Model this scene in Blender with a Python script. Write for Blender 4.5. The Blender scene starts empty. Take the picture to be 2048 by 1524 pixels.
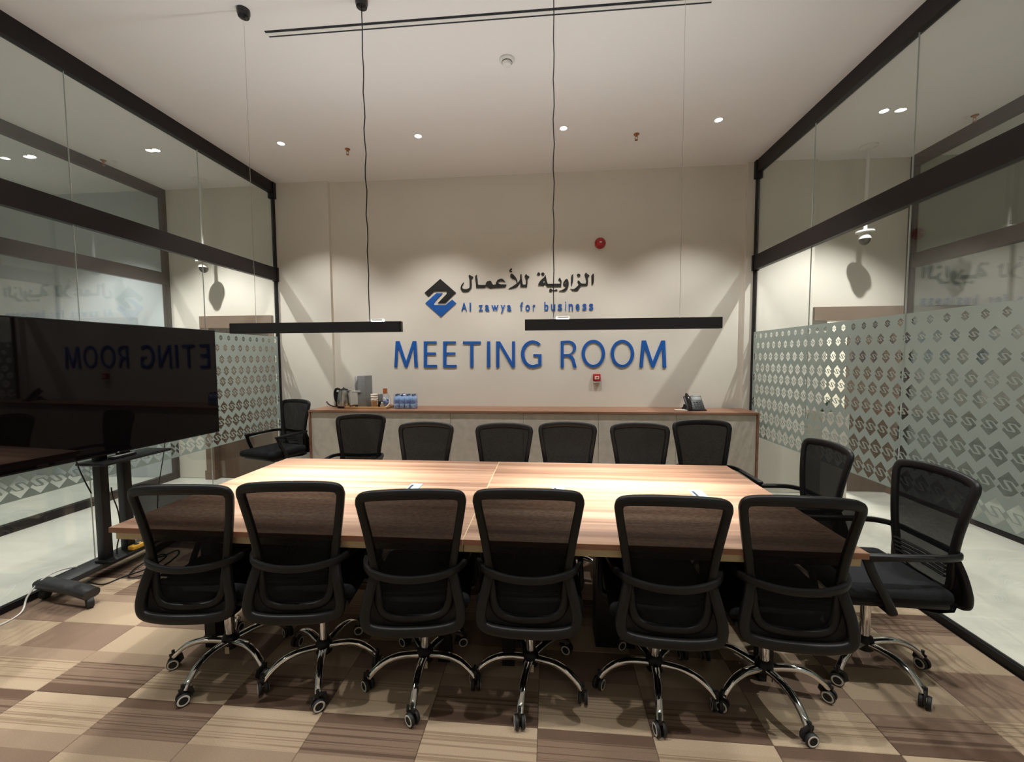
import bpy, bmesh, math, random
from mathutils import Vector, Matrix, Euler
random.seed(7)
R = math.radians
SC = bpy.context.scene
COL = SC.collection

# ------------------------------------------------------------------ camera
cam_d = bpy.data.cameras.new('camera')
cam_d.sensor_fit = 'HORIZONTAL'; cam_d.sensor_width = 36.0
cam_d.lens = 826.4654 / 2048 * 36.0
cam_d.clip_start = 0.05; cam_d.clip_end = 100
CAM = bpy.data.objects.new('camera', cam_d); COL.objects.link(CAM)
yaw, pitch, roll = 0.0888, -0.0583, -0.0053
fw = Vector((-math.sin(yaw) * math.cos(pitch), math.cos(yaw) * math.cos(pitch), math.sin(pitch)))
rt = Vector((math.cos(yaw), math.sin(yaw), 0)); up = rt.cross(fw)
r2 = rt * math.cos(roll) + up * math.sin(roll); u2 = -rt * math.sin(roll) + up * math.cos(roll)
mw = Matrix.Identity(4)
for i in range(3):
    mw[i][0] = r2[i]; mw[i][1] = u2[i]; mw[i][2] = -fw[i]
mw[0][3], mw[1][3], mw[2][3] = 0, 0, 1.5087
CAM.matrix_world = mw
SC.camera = CAM

# ------------------------------------------------------------------ world + exposure
W = bpy.data.worlds.new('world'); SC.world = W; W.use_nodes = True
W.node_tree.nodes['Background'].inputs[0].default_value = (0.6, 0.62, 0.65, 1)
W.node_tree.nodes['Background'].inputs[1].default_value = 0.02
SC.view_settings.view_transform = 'Standard'
SC.view_settings.look = 'None'
SC.view_settings.gamma = 1.0
SC.view_settings.use_curve_mapping = False
SC.view_settings.exposure = 0.14
SC.cycles.transparent_max_bounces = 40
SC.cycles.max_bounces = 12
SC.cycles.diffuse_bounces = 6
SC.cycles.glossy_bounces = 6
SC.cycles.sample_clamp_indirect = 6.0
SC.cycles.caustics_reflective = False
SC.cycles.caustics_refractive = False

PENDANT_W = 22.0        # linear pendants over the table, downward part
PENDANT_UP = 11.5       # upward part, added to brighten the ceiling
DOWN_W = 105.0           # ceiling downlights
WARM = (1.0, 0.97, 0.90)
NEUT = (1.0, 0.975, 0.935)
COOL = (0.88, 0.96, 1.0)

# room dimensions (metres)
XL, XR = -3.2425, 2.214           # glass partitions
YB, YW, YF = 4.736, 4.786, -2.1   # pilaster face, recessed wall face, wall behind the camera
ZC, ZBM, ZT1, ZT0 = 3.567, 3.437, 2.577, 2.426
X2L, X2R = -4.70, 3.79            # second partitions across the corridors

# ------------------------------------------------------------------ materials
MATS = {}
def nodes_of(name):
    m = bpy.data.materials.new(name); m.use_nodes = True
    nt = m.node_tree
    for n in list(nt.nodes): nt.nodes.remove(n)
    o = nt.nodes.new('ShaderNodeOutputMaterial')
    MATS[name] = m
    return m, nt, o
def N(nt, t, **kw):
    n = nt.nodes.new(t)
    for k, v in kw.items():
        if k in n.inputs.keys(): n.inputs[k].default_value = v
        else: setattr(n, k, v)
    return n
def c4(c): return (c[0], c[1], c[2], 1)
def pbr(name, col, rough=0.5, metal=0.0, var=0.0, scale=8.0, bump=0.0, bscale=60.0, stretch=(1, 1, 1), spec=0.5, col2=None):
    """principled material with procedural tone variation and fine relief"""
    m, nt, o = nodes_of(name)
    b = N(nt, 'ShaderNodeBsdfPrincipled', Roughness=rough, Metallic=metal)
    b.inputs['Specular IOR Level'].default_value = spec
    b.inputs['Base Color'].default_value = c4(col)
    nt.links.new(b.outputs[0], o.inputs[0])
    tc = N(nt, 'ShaderNodeTexCoord'); mp = N(nt, 'ShaderNodeMapping'); mp.inputs['Scale'].default_value = stretch
    nt.links.new(tc.outputs['Object'], mp.inputs[0])
    if var > 0 or col2:
        nz = N(nt, 'ShaderNodeTexNoise', Scale=scale, Detail=4.0)
        nt.links.new(mp.outputs[0], nz.inputs[0])
        rp = N(nt, 'ShaderNodeValToRGB')
        a = col2 if col2 else tuple(max(0, x * (1 - var)) for x in col)
        bb = col if col2 else tuple(min(1, x * (1 + var)) for x in col)
        rp.color_ramp.elements[0].position = 0.3; rp.color_ramp.elements[0].color = c4(a)
        rp.color_ramp.elements[1].position = 0.7; rp.color_ramp.elements[1].color = c4(bb)
        nt.links.new(nz.outputs[0], rp.inputs[0]); nt.links.new(rp.outputs[0], b.inputs['Base Color'])
    if bump > 0:
        nb = N(nt, 'ShaderNodeTexNoise', Scale=bscale, Detail=3.0)
        nt.links.new(mp.outputs[0], nb.inputs[0])
        bp = N(nt, 'ShaderNodeBump', Strength=bump, Distance=0.002)
        nt.links.new(nb.outputs[0], bp.inputs['Height']); nt.links.new(bp.outputs[0], b.inputs['Normal'])
    return m
def emis(name, col, strength):
    m, nt, o = nodes_of(name)
    e = N(nt, 'ShaderNodeEmission', Strength=strength); e.inputs[0].default_value = c4(col)
    nt.links.new(e.outputs[0], o.inputs[0]); return m
def glass(name, tint, base=0.04, rough=0.0, refl=1.0):
    """clear architectural glass: transparent body, Schlick reflection on each face"""
    m, nt, o = nodes_of(name)
    t = N(nt, 'ShaderNodeBsdfTransparent'); t.inputs[0].default_value = c4(tint)
    g = N(nt, 'ShaderNodeBsdfGlossy', Roughness=rough); g.inputs[0].default_value = (refl, refl, refl, 1)
    lw = N(nt, 'ShaderNodeLayerWeight', Blend=0.5)
    p = N(nt, 'ShaderNodeMath', operation='POWER'); p.inputs[1].default_value = 5.0
    k = N(nt, 'ShaderNodeMath', operation='MULTIPLY_ADD'); k.inputs[1].default_value = 1 - base; k.inputs[2].default_value = base
    mx = N(nt, 'ShaderNodeMixShader')
    nt.links.new(lw.outputs['Facing'], p.inputs[0]); nt.links.new(p.outputs[0], k.inputs[0])
    nt.links.new(k.outputs[0], mx.inputs[0]); nt.links.new(t.outputs[0], mx.inputs[1]); nt.links.new(g.outputs[0], mx.inputs[2])
    nt.links.new(mx.outputs[0], o.inputs[0]); return m
def wood(name, c_dark, c_mid, c_light, rough, grain=(0.30, 11.0, 11.0), seed=0.0, fine=0.25):
    m, nt, o = nodes_of(name)
    b = N(nt, 'ShaderNodeBsdfPrincipled', Roughness=rough); nt.links.new(b.outputs[0], o.inputs[0])
    tc = N(nt, 'ShaderNodeTexCoord'); mp = N(nt, 'ShaderNodeMapping')
    mp.inputs['Scale'].default_value = grain; mp.inputs['Location'].default_value = (seed, seed * 1.7, 0)
    nt.links.new(tc.outputs['Object'], mp.inputs[0])
    n1 = N(nt, 'ShaderNodeTexNoise', Scale=1.0, Detail=5.0, Roughness=0.6, Distortion=0.4); nt.links.new(mp.outputs[0], n1.inputs[0])
    n2 = N(nt, 'ShaderNodeTexNoise', Scale=6.0, Detail=4.0, Roughness=0.7); nt.links.new(mp.outputs[0], n2.inputs[0])
    mixv = N(nt, 'ShaderNodeMix', data_type='FLOAT'); mixv.inputs[0].default_value = fine
    nt.links.new(n1.outputs[0], mixv.inputs[2]); nt.links.new(n2.outputs[0], mixv.inputs[3])
    rp = N(nt, 'ShaderNodeValToRGB')
    e = rp.color_ramp.elements
    e[0].position = 0.38; e[0].color = c4(c_dark); e[1].position = 0.64; e[1].color = c4(c_light)
    x = e.new(0.5); x.color = c4(c_mid)
    nt.links.new(mixv.outputs[0], rp.inputs[0]); nt.links.new(rp.outputs[0], b.inputs['Base Color'])
    return m
def carpet(name, edge, stripe, body, tail, other, flip):
    """loop-pile carpet tile: streaks run along X, a solid band at one edge, plain at the other"""
    m, nt, o = nodes_of(name)
    b = N(nt, 'ShaderNodeBsdfPrincipled', Roughness=0.95); b.inputs['Specular IOR Level'].default_value = 0.1
    nt.links.new(b.outputs[0], o.inputs[0])
    tc = N(nt, 'ShaderNodeTexCoord'); sp = N(nt, 'ShaderNodeSeparateXYZ'); nt.links.new(tc.outputs['Object'], sp.inputs[0])
    inf = N(nt, 'ShaderNodeObjectInfo')
    v = N(nt, 'ShaderNodeMath', operation='MULTIPLY_ADD'); v.inputs[1].default_value = (-1 if flip else 1) / 0.457; v.inputs[2].default_value = 0.5
    nt.links.new(sp.outputs['Y'], v.inputs[0])
    # streak noise, stretched along X and different on each tile
    mp = N(nt, 'ShaderNodeMapping'); mp.inputs['Scale'].default_value = (0.5, 95, 1)
    cb = N(nt, 'ShaderNodeCombineXYZ'); nt.links.new(inf.outputs['Random'], cb.inputs[0]); nt.links.new(inf.outputs['Random'], cb.inputs[1])
    vm = N(nt, 'ShaderNodeVectorMath', operation='SCALE'); vm.inputs['Scale'].default_value = 37.0; nt.links.new(cb.outputs[0], vm.inputs[0])
    nt.links.new(vm.outputs[0], mp.inputs['Location']); nt.links.new(tc.outputs['Object'], mp.inputs[0])
    nz = N(nt, 'ShaderNodeTexNoise', Scale=1.0, Detail=2.0); nt.links.new(mp.outputs[0], nz.inputs[0])
    st = N(nt, 'ShaderNodeValToRGB'); e = st.color_ramp.elements
    e[0].position = 0.52; e[0].color = c4(body); e[1].position = 0.585; e[1].color = c4(stripe)
    nt.links.new(nz.outputs[0], st.inputs[0])
    tl = N(nt, 'ShaderNodeMapRange'); tl.inputs[1].default_value = 0.598; tl.inputs[2].default_value = 0.602
    nt.links.new(v.outputs[0], tl.inputs[0])
    t2 = N(nt, 'ShaderNodeMapRange'); t2.inputs[1].default_value = 0.438; t2.inputs[2].default_value = 0.442
    nt.links.new(v.outputs[0], t2.inputs[0])
    m0 = N(nt, 'ShaderNodeMix', data_type='RGBA'); nt.links.new(t2.outputs[0], m0.inputs[0]); m0.inputs[6].default_value = c4(other); m0.inputs[7].default_value = c4(tail)
    m1 = N(nt, 'ShaderNodeMix', data_type='RGBA'); nt.links.new(tl.outputs[0], m1.inputs[0]); nt.links.new(m0.outputs[2], m1.inputs[6]); nt.links.new(st.outputs[0], m1.inputs[7])
    ed = N(nt, 'ShaderNodeMapRange'); ed.inputs[1].default_value = 0.885; ed.inputs[2].default_value = 0.90
    nt.links.new(v.outputs[0], ed.inputs[0])
    m2 = N(nt, 'ShaderNodeMix', data_type='RGBA'); nt.links.new(ed.outputs[0], m2.inputs[0]); nt.links.new(m1.outputs[2], m2.inputs[6]); m2.inputs[7].default_value = c4(edge)
    # pile speckle
    n2 = N(nt, 'ShaderNodeTexNoise', Scale=260.0, Detail=2.0); nt.links.new(tc.outputs['Object'], n2.inputs[0])
    mr = N(nt, 'ShaderNodeMapRange'); mr.inputs[3].default_value = 0.78; mr.inputs[4].default_value = 1.22; nt.links.new(n2.outputs[0], mr.inputs[0])
    m3 = N(nt, 'ShaderNodeVectorMath', operation='SCALE'); nt.links.new(m2.outputs[2], m3.inputs[0]); nt.links.new(mr.outputs[0], m3.inputs['Scale'])
    nt.links.new(m3.outputs[0], b.inputs['Base Color'])
    bp = N(nt, 'ShaderNodeBump', Strength=0.5, Distance=0.003); nt.links.new(n2.outputs[0], bp.inputs['Height']); nt.links.new(bp.outputs[0], b.inputs['Normal'])
    return m

pbr('wall_paint', (0.68, 0.648, 0.575), 0.85, var=0.03, scale=1.5, bump=0.15, bscale=180)
pbr('ceiling_paint', (0.78, 0.76, 0.74), 0.9, var=0.02, scale=1.0, bump=0.1, bscale=150)
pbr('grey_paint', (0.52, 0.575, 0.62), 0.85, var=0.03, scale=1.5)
pbr('grey_paint_dimmed', (0.30, 0.325, 0.31), 0.85, var=0.03, scale=1.5)  # darker copy of grey_paint: dimness of the right side room put into the colour
pbr('stone_floor', (0.57, 0.565, 0.50), 0.32, var=0.07, scale=2.5, stretch=(1, 2.5, 1))
pbr('subfloor', (0.10, 0.08, 0.065), 0.95, var=0.1)
pbr('bronze_metal', (0.011, 0.0075, 0.0075), 0.45, var=0.1, scale=4, spec=0.35)
pbr('black_metal', (0.008, 0.008, 0.009), 0.45, var=0.1, scale=6, spec=0.35)
pbr('dark_grey_metal', (0.021, 0.021, 0.022), 0.45, var=0.1, scale=6)
pbr('black_plastic', (0.0065, 0.0065, 0.0068), 0.45, var=0.1, scale=20, bump=0.1, bscale=400, spec=0.3)
pbr('black_fabric', (0.009, 0.010, 0.011), 0.95, var=0.2, scale=120, bump=0.4, bscale=500, spec=0.2)
pbr('rubber', (0.010, 0.010, 0.010), 0.6, var=0.1)
pbr('white_plastic', (0.72, 0.71, 0.67), 0.4, var=0.02)
pbr('ring_white', (0.62, 0.60, 0.55), 0.4, var=0.03)
pbr('chrome', (0.78, 0.78, 0.79), 0.09, metal=1.0, var=0.02)
pbr('steel', (0.56, 0.55, 0.52), 0.25, metal=1.0, var=0.05, scale=30)
pbr('brass', (0.45, 0.20, 0.09), 0.35, metal=1.0, var=0.1)
pbr('letter_blue', (0.006, 0.095, 0.40), 0.45, var=0.05, scale=20)
pbr('letter_black', (0.008, 0.008, 0.008), 0.45, var=0.05, scale=20)
pbr('red_plastic', (0.42, 0.018, 0.022), 0.4, var=0.08, scale=30)
pbr('beige_tag', (0.55, 0.46, 0.34), 0.7, var=0.05)
pbr('screen', (0.004, 0.003, 0.0035), 0.025, var=0.05, spec=0.22)
pbr('concrete_laminate', (0.58, 0.545, 0.48), 0.6, var=0.09, scale=14, bump=0.1, bscale=90)
pbr('grey_plastic', (0.20, 0.205, 0.21), 0.45, var=0.06, scale=20)
pbr('light_grey_plastic', (0.34, 0.345, 0.35), 0.4, var=0.05, scale=20)
pbr('yellow_plastic', (0.55, 0.30, 0.03), 0.5, var=0.08)
pbr('white_card', (0.80, 0.77, 0.68), 0.7, var=0.03)
pbr('kraft_card', (0.36, 0.20, 0.09), 0.8, var=0.06, scale=30)
pbr('orange_label', (0.42, 0.12, 0.03), 0.6, var=0.3, scale=120)
pbr('blue_label', (0.05, 0.13, 0.42), 0.5, col2=(0.35, 0.45, 0.65), scale=50)
pbr('pet_water', (0.45, 0.60, 0.78), 0.15, col2=(0.16, 0.30, 0.58), scale=45)
pbr('dark_cap', (0.02, 0.05, 0.14), 0.4, var=0.1)
pbr('box_flap', (0.42, 0.62, 0.72), 0.35, metal=0.6, var=0.05)
pbr('slot_black', (0.006, 0.010, 0.016), 0.5, var=0.1)
pbr('table_edge', (0.20, 0.085, 0.045), 0.5, var=0.12, scale=20, stretch=(0.3, 4, 4))
pbr('table_apron', (0.50, 0.41, 0.25), 0.6, var=0.06, scale=10)
pbr('brown_door', (0.105, 0.064, 0.040), 0.5, var=0.15, scale=6, stretch=(6, 6, 0.5))
pbr('brown_frame', (0.17, 0.112, 0.078), 0.5, var=0.10, scale=6, stretch=(1, 6, 6))
pbr('leaf_green', (0.02, 0.045, 0.015), 0.5, var=0.4, scale=15)
wood('table_wood', (0.150, 0.080, 0.050), (0.255, 0.148, 0.095), (0.385, 0.250, 0.170), 0.42)
wood('table_wood_b', (0.150, 0.080, 0.050), (0.255, 0.148, 0.095), (0.385, 0.250, 0.170), 0.42, seed=3.3)
wood('counter_wood', (0.20, 0.095, 0.055), (0.26, 0.132, 0.080), (0.31, 0.168, 0.108), 0.45, grain=(0.5, 14, 14))
wood('tray_wood', (0.30, 0.15, 0.05), (0.38, 0.20, 0.075), (0.45, 0.25, 0.10), 0.5, grain=(2, 30, 30))
glass('glass', (0.965, 0.982, 0.972), 0.072)
glass('clear_wrap', (0.92, 0.94, 0.98), 0.06, rough=0.15)
emis('lamp_white', (1.0, 0.96, 0.88), 22.0)
emis('diffuser_white', (1.0, 0.94, 0.84), 1.5)
LT = ((0.42, 0.325, 0.225), (0.275, 0.198, 0.132), (0.395, 0.302, 0.208), (0.30, 0.22, 0.155), (0.225, 0.155, 0.112))
DK = ((0.125, 0.080, 0.056), (0.120, 0.078, 0.055), (0.215, 0.148, 0.106), (0.30, 0.22, 0.155), (0.39, 0.30, 0.207))
for fl in (0, 1):
    carpet('carpet_light_%d' % fl, *LT, fl)
    carpet('carpet_dark_%d' % fl, *DK, fl)

def make_film():
    m, nt, o = nodes_of('frosted_film')
    d = N(nt, 'ShaderNodeBsdfDiffuse'); d.inputs[0].default_value = (0.42, 0.48, 0.445, 1)
    t = N(nt, 'ShaderNodeBsdfTranslucent'); t.inputs[0].default_value = (0.44, 0.50, 0.465, 1)
    x = N(nt, 'ShaderNodeMixShader'); x.inputs[0].default_value = 0.5
    nz = N(nt, 'ShaderNodeTexNoise', Scale=300.0); bp = N(nt, 'ShaderNodeBump', Strength=0.1, Distance=0.001)
    nt.links.new(nz.outputs[0], bp.inputs['Height']); nt.links.new(bp.outputs[0], d.inputs['Normal'])
    nt.links.new(d.outputs[0], x.inputs[1]); nt.links.new(t.outputs[0], x.inputs[2]); nt.links.new(x.outputs[0], o.inputs[0])
make_film()
def make_mesh_fabric():
    m, nt, o = nodes_of('chair_mesh')
    d = N(nt, 'ShaderNodeBsdfDiffuse'); d.inputs[0].default_value = (0.011, 0.011, 0.012, 1)
    t = N(nt, 'ShaderNodeBsdfTransparent'); t.inputs[0].default_value = (1, 1, 1, 1)
    tc = N(nt, 'ShaderNodeTexCoord')
    mp = N(nt, 'ShaderNodeMapping'); mp.inputs['Scale'].default_value = (60, 60, 260); nt.links.new(tc.outputs['Object'], mp.inputs[0])
    nz = N(nt, 'ShaderNodeTexNoise', Scale=1.0, Detail=1.0); nt.links.new(mp.outputs[0], nz.inputs[0])
    mr = N(nt, 'ShaderNodeMapRange'); mr.inputs[3].default_value = 0.035; mr.inputs[4].default_value = 0.11; nt.links.new(nz.outputs[0], mr.inputs[0])
    x = N(nt, 'ShaderNodeMixShader'); nt.links.new(mr.outputs[0], x.inputs[0])
    nt.links.new(d.outputs[0], x.inputs[1]); nt.links.new(t.outputs[0], x.inputs[2]); nt.links.new(x.outputs[0], o.inputs[0])
make_mesh_fabric()

# ------------------------------------------------------------------ mesh helpers
class MB:
    """collects shapes into one mesh"""
    def __init__(s): s.v = []; s.f = []
    def add(s, vs, fs):
        o = len(s.v); s.v += [tuple(v) for v in vs]; s.f += [tuple(i + o for i in f) for f in fs]; return s
    def box(s, x0, x1, y0, y1, z0, z1):
        vs = [(x, y, z) for x in (x0, x1) for y in (y0, y1) for z in (z0, z1)]
        return s.add(vs, [(0, 1, 3, 2), (4, 6, 7, 5), (0, 4, 5, 1), (2, 3, 7, 6), (0, 2, 6, 4), (1, 5, 7, 3)])
    def rbox(s, x0, x1, y0, y1, z0, z1, r, seg=2, mat=None):
        bm = bmesh.new()
        bmesh.ops.create_cube(bm, size=1.0)
        for v in bm.verts:
            v.co = ((x0 + x1) / 2 + v.co.x * (x1 - x0), (y0 + y1) / 2 + v.co.y * (y1 - y0), (z0 + z1) / 2 + v.co.z * (z1 - z0))
        bmesh.ops.bevel(bm, geom=bm.edges[:], offset=r, segments=seg, profile=0.5, affect='EDGES')
        bm.verts.index_update()
        vs = [mat @ v.co if mat else v.co.copy() for v in bm.verts]; fs = [tuple(v.index for v in f.verts) for f in bm.faces]
        bm.free(); return s.add(vs, fs)
    def lathe(s, prof, n=20, cx=0, cy=0, axis='Z', cap=True, mat=None):
        vs = []; fs = []
        for r, z in prof:
            for k in range(n):
                a = 2 * math.pi * k / n; p = (r * math.cos(a), r * math.sin(a), z)
                if axis == 'X': p = (p[2], p[0], p[1])
                elif axis == 'Y': p = (p[1], p[2], p[0])
                p = Vector(p) + Vector((cx, cy, 0)) if not mat else mat @ Vector(p)
                vs.append(p)
        for i in range(len(prof) - 1):
            for k in range(n):
                a = i * n + k; b = i * n + (k + 1) % n; fs.append((a, b, b + n, a + n))
        if cap:
            fs.append(tuple(reversed(range(n)))); fs.append(tuple(range((len(prof) - 1) * n, len(prof) * n)))
        return s.add(vs, fs)
    def tube(s, path, ra, rb=None, ref=(0, 0, 1), n=8, closed=False, sq=1.0):
        """sweep an oval (sq<1 squarer) section along a path; ra sideways, rb along the reference normal"""
        pts = [Vector(p) for p in path]; L = len(pts); ref = Vector(ref)
        ra = ra if isinstance(ra, (list, tuple)) else [ra] * L
        rb = ra if rb is None else (rb if isinstance(rb, (list, tuple)) else [rb] * L)
        vs = []; fs = []; side0 = None
        for i, p in enumerate(pts):
            a = pts[(i - 1) % L] if (closed or i > 0) else p; b = pts[(i + 1) % L] if (closed or i < L - 1) else p
            t = (b - a).normalized(); side = t.cross(ref)
            if side.length < 1e-3: side = side0 if side0 is not None else t.orthogonal()
            side.normalize(); side0 = side; nn = side.cross(t).normalized()
            for k in range(n):
                f = 2 * math.pi * (k + 0.5) / n; c, d = math.cos(f), math.sin(f)
                c = math.copysign(abs(c) ** sq, c); d = math.copysign(abs(d) ** sq, d)
                vs.append(p + side * (ra[i] * c) + nn * (rb[i] * d))
        for i in range(L if closed else L - 1):
            j = (i + 1) % L
            for k in range(n):
                k2 = (k + 1) % n; fs.append((i * n + k, i * n + k2, j * n + k2, j * n + k))
        if not closed: fs.append(tuple(reversed(range(n)))); fs.append(tuple(range((L - 1) * n, L * n)))
        return s.add(vs, fs)
    def prism(s, poly, a0, a1, plane='XZ'):
        """extrude a simple polygon between two offsets along the remaining axis"""
        n = len(poly)
        def P(p, a): return (p[0], a, p[1]) if plane == 'XZ' else ((p[0], p[1], a) if plane == 'XY' else (a, p[0], p[1]))
        vs = [P(p, a0) for p in poly] + [P(p, a1) for p in poly]
        fs = [tuple(range(n)), tuple(reversed(range(n, 2 * n)))] + [(i, i + n, (i + 1) % n + n, (i + 1) % n) for i in range(n)]
        return s.add(vs, fs)
    def mesh(s, name, mat, smooth=None):
        me = bpy.data.meshes.new(name); me.from_pydata(s.v, [], s.f); me.update()
        bm = bmesh.new(); bm.from_mesh(me); bmesh.ops.recalc_face_normals(bm, faces=bm.faces[:]); bm.to_mesh(me); bm.free()
        if mat: me.materials.append(MATS[mat])
        if smooth:
            me.shade_smooth(); me.set_sharp_from_angle(angle=R(smooth))
        return me
    def build(s, name, mat, parent=None, smooth=None, loc=(0, 0, 0), rot=(0, 0, 0)):
        return link(name, s.mesh(name, mat, smooth), parent, loc, rot)
def link(name, data, parent=None, loc=(0, 0, 0), rot=(0, 0, 0)):
    o = bpy.data.objects.new(name, data); COL.objects.link(o)
    o.location = loc; o.rotation_euler = rot
    if parent: o.parent = parent
    return o
def tag(o, label=None, cat=None, group=None, kind=None):
    if label: o['label'] = label
    if cat: o['category'] = cat
    if group: o['group'] = group
    if kind: o['kind'] = kind
    return o
def thing(name, label, cat, loc=(0, 0, 0), rz=0, group=None, kind=None):
    return tag(link(name, None, None, loc, (0, 0, rz)), label, cat, group, kind)
def copy_tree(o, parent=None):
    c = o.copy(); COL.objects.link(c); c.parent = parent
    for ch in list(o.children): copy_tree(ch, c)
    return c
def smooth_path(pts, n=6, closed=False):
    P = [Vector(p) for p in pts]; L = len(P); out = []
    for i in range(L if closed else L - 1):
        p0 = P[(i - 1) % L] if (closed or i > 0) else P[i]; p1 = P[i]; p2 = P[(i + 1) % L]
        p3 = P[(i + 2) % L] if (closed or i < L - 2) else p2
        for k in range(n):
            t = k / n
            out.append(0.5 * ((2 * p1) + (-p0 + p2) * t + (2 * p0 - 5 * p1 + 4 * p2 - p3) * t * t + (-p0 + 3 * p1 - 3 * p2 + p3) * t ** 3))
    if not closed: out.append(P[-1])
    return out
def interp(tab, x):
    if x <= tab[0][0]: return tab[0][1]
    for (a, va), (b, vb) in zip(tab, tab[1:]):
        if x <= b: return va + (vb - va) * (x - a) / (b - a)
    return tab[-1][1]
def filled(loops, name, depth=0.0):
    """flat shape with holes (even-odd), optionally with depth; drawn in local XY"""
    cu = bpy.data.curves.new(name, 'CURVE'); cu.dimensions = '2D'; cu.fill_mode = 'BOTH'; cu.extrude = depth / 2
    for lp in loops:
        sp = cu.splines.new('POLY'); sp.points.add(len(lp) - 1); sp.use_cyclic_u = True
        for p, q in zip(sp.points, lp): p.co = (q[0], q[1], 0, 1)
    ob = bpy.data.objects.new(name, cu); COL.objects.link(ob)
    dg = bpy.context.evaluated_depsgraph_get()
    me = bpy.data.meshes.new_from_object(ob.evaluated_get(dg))
    bpy.data.objects.remove(ob); bpy.data.curves.remove(cu)
    me.name = name
    return me
def spot(name, loc, watts, angle=110, blend=0.6, col=NEUT, size=0.035, parent=None):
    d = bpy.data.lights.new(name, 'SPOT'); d.energy = watts; d.spot_size = R(angle); d.spot_blend = blend; d.color = col; d.shadow_soft_size = size
    return link(name, d, parent, loc)
# ------------------------------------------------------------------ floors, ceiling, walls
fl = MB().box(XL, XR, YF, YW, -0.06, -0.008).build('floor', 'subfloor')
tag(fl, 'room floor laid with checkerboard light and dark brown carpet tiles', 'floor', kind='structure')
TS = 0.457
tile_me = {}
for nm in ('light', 'dark'):
    for f in (0, 1):
        tile_me[nm, f] = MB().rbox(-TS / 2 + .0006, TS / 2 - .0006, -TS / 2 + .0006, TS / 2 - .0006, -0.008, 0.0, 0.002, 1).mesh('carpet_tile', 'carpet_%s_%d' % (nm, f))
for j in range(-8, 7):
    for i in range(-2, 10):
        x0, y0 = -2.33 + i * TS, 1.60 + j * TS
        dark = (i + j) % 2 == 0
        o = link('carpet_tile', tile_me['dark' if dark else 'light', (j + 1) % 2], fl, (x0 + TS / 2, y0 + TS / 2, 0))
        if i == 9: o.scale.x = 0.88; o.location.x -= 0.027
for (a, b, nm) in ((-7.6, XL, 'left'), (XR, 6.6, 'right')):
    o = MB().box(a + (0 if nm == 'left' else 0.03), b - (0.03 if nm == 'left' else 0), YF, 7.0, -0.06, -0.004).build('floor', 'stone_floor')
    tag(o, 'pale polished stone floor of the corridor beyond the %s glass wall' % nm, 'floor', kind='structure')
ce = MB().box(-7.6, 6.6, YF, 7.0, ZC, ZC + 0.1).build('ceiling', 'ceiling_paint')
tag(ce, 'plain white painted ceiling', 'ceiling', kind='structure')
# back wall with two door openings; pilasters stand proud by 5 cm
DLx0, DLx1, DRx0, DRx1, DZ = -4.16, -3.36, 3.0, 3.70, 1.88
bw = MB()
bw.box(-7.6, DLx0, YW, YW + .15, 0, ZC).box(DLx1, DRx0, YW, YW + .15, 0, ZC).box(DRx1, 6.6, YW, YW + .15, 0, ZC)
bw.box(DLx0, DLx1, YW, YW + .15, DZ, ZC).box(DRx0, DRx1, YW, YW + .15, DZ, ZC)
wb = bw.build('wall_back', 'wall_paint')
tag(wb, 'cream painted back wall carrying the logo and lettering', 'wall', kind='structure')
MB().box(-3.30, -2.57, YB, YW + .001, 0, ZC).build('pilaster', 'wall_paint', wb)
MB().box(2.121, 2.82, YB, YW + .001, 0, ZC).build('pilaster', 'wall_paint', wb)
o = MB().box(-7.6, 6.6, YF - .15, YF, 0, ZC).build('wall_front', 'wall_paint'); tag(o, 'cream wall behind the viewer', 'wall', kind='structure')
o = MB().box(-7.75, -7.6, YF, 7, 0, ZC).build('wall_far_left', 'grey_paint'); tag(o, 'grey wall of the room beyond the left corridor', 'wall', kind='structure')
o = MB().box(6.6, 6.75, YF, 7, 0, ZC).build('wall_far_right', 'grey_paint_dimmed'); tag(o, 'grey wall of the room beyond the right corridor', 'wall', kind='structure')
o = MB().box(-7.6, 6.6, 7.0, 7.1, 0, ZC).build('wall_far_back', 'wall_paint'); tag(o, 'cream wall of the lobby behind the corridor doors', 'wall', kind='structure')
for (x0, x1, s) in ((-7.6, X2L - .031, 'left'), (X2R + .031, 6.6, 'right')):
    o = MB().box(x0, x1, YW - .012, YW, 0, ZC).build('wall_side_room_%s' % s, 'grey_paint' if s == 'left' else 'grey_paint_dimmed')
    tag(o, 'blue grey end wall of the side room at far %s' % s, 'wall', kind='structure')

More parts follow.
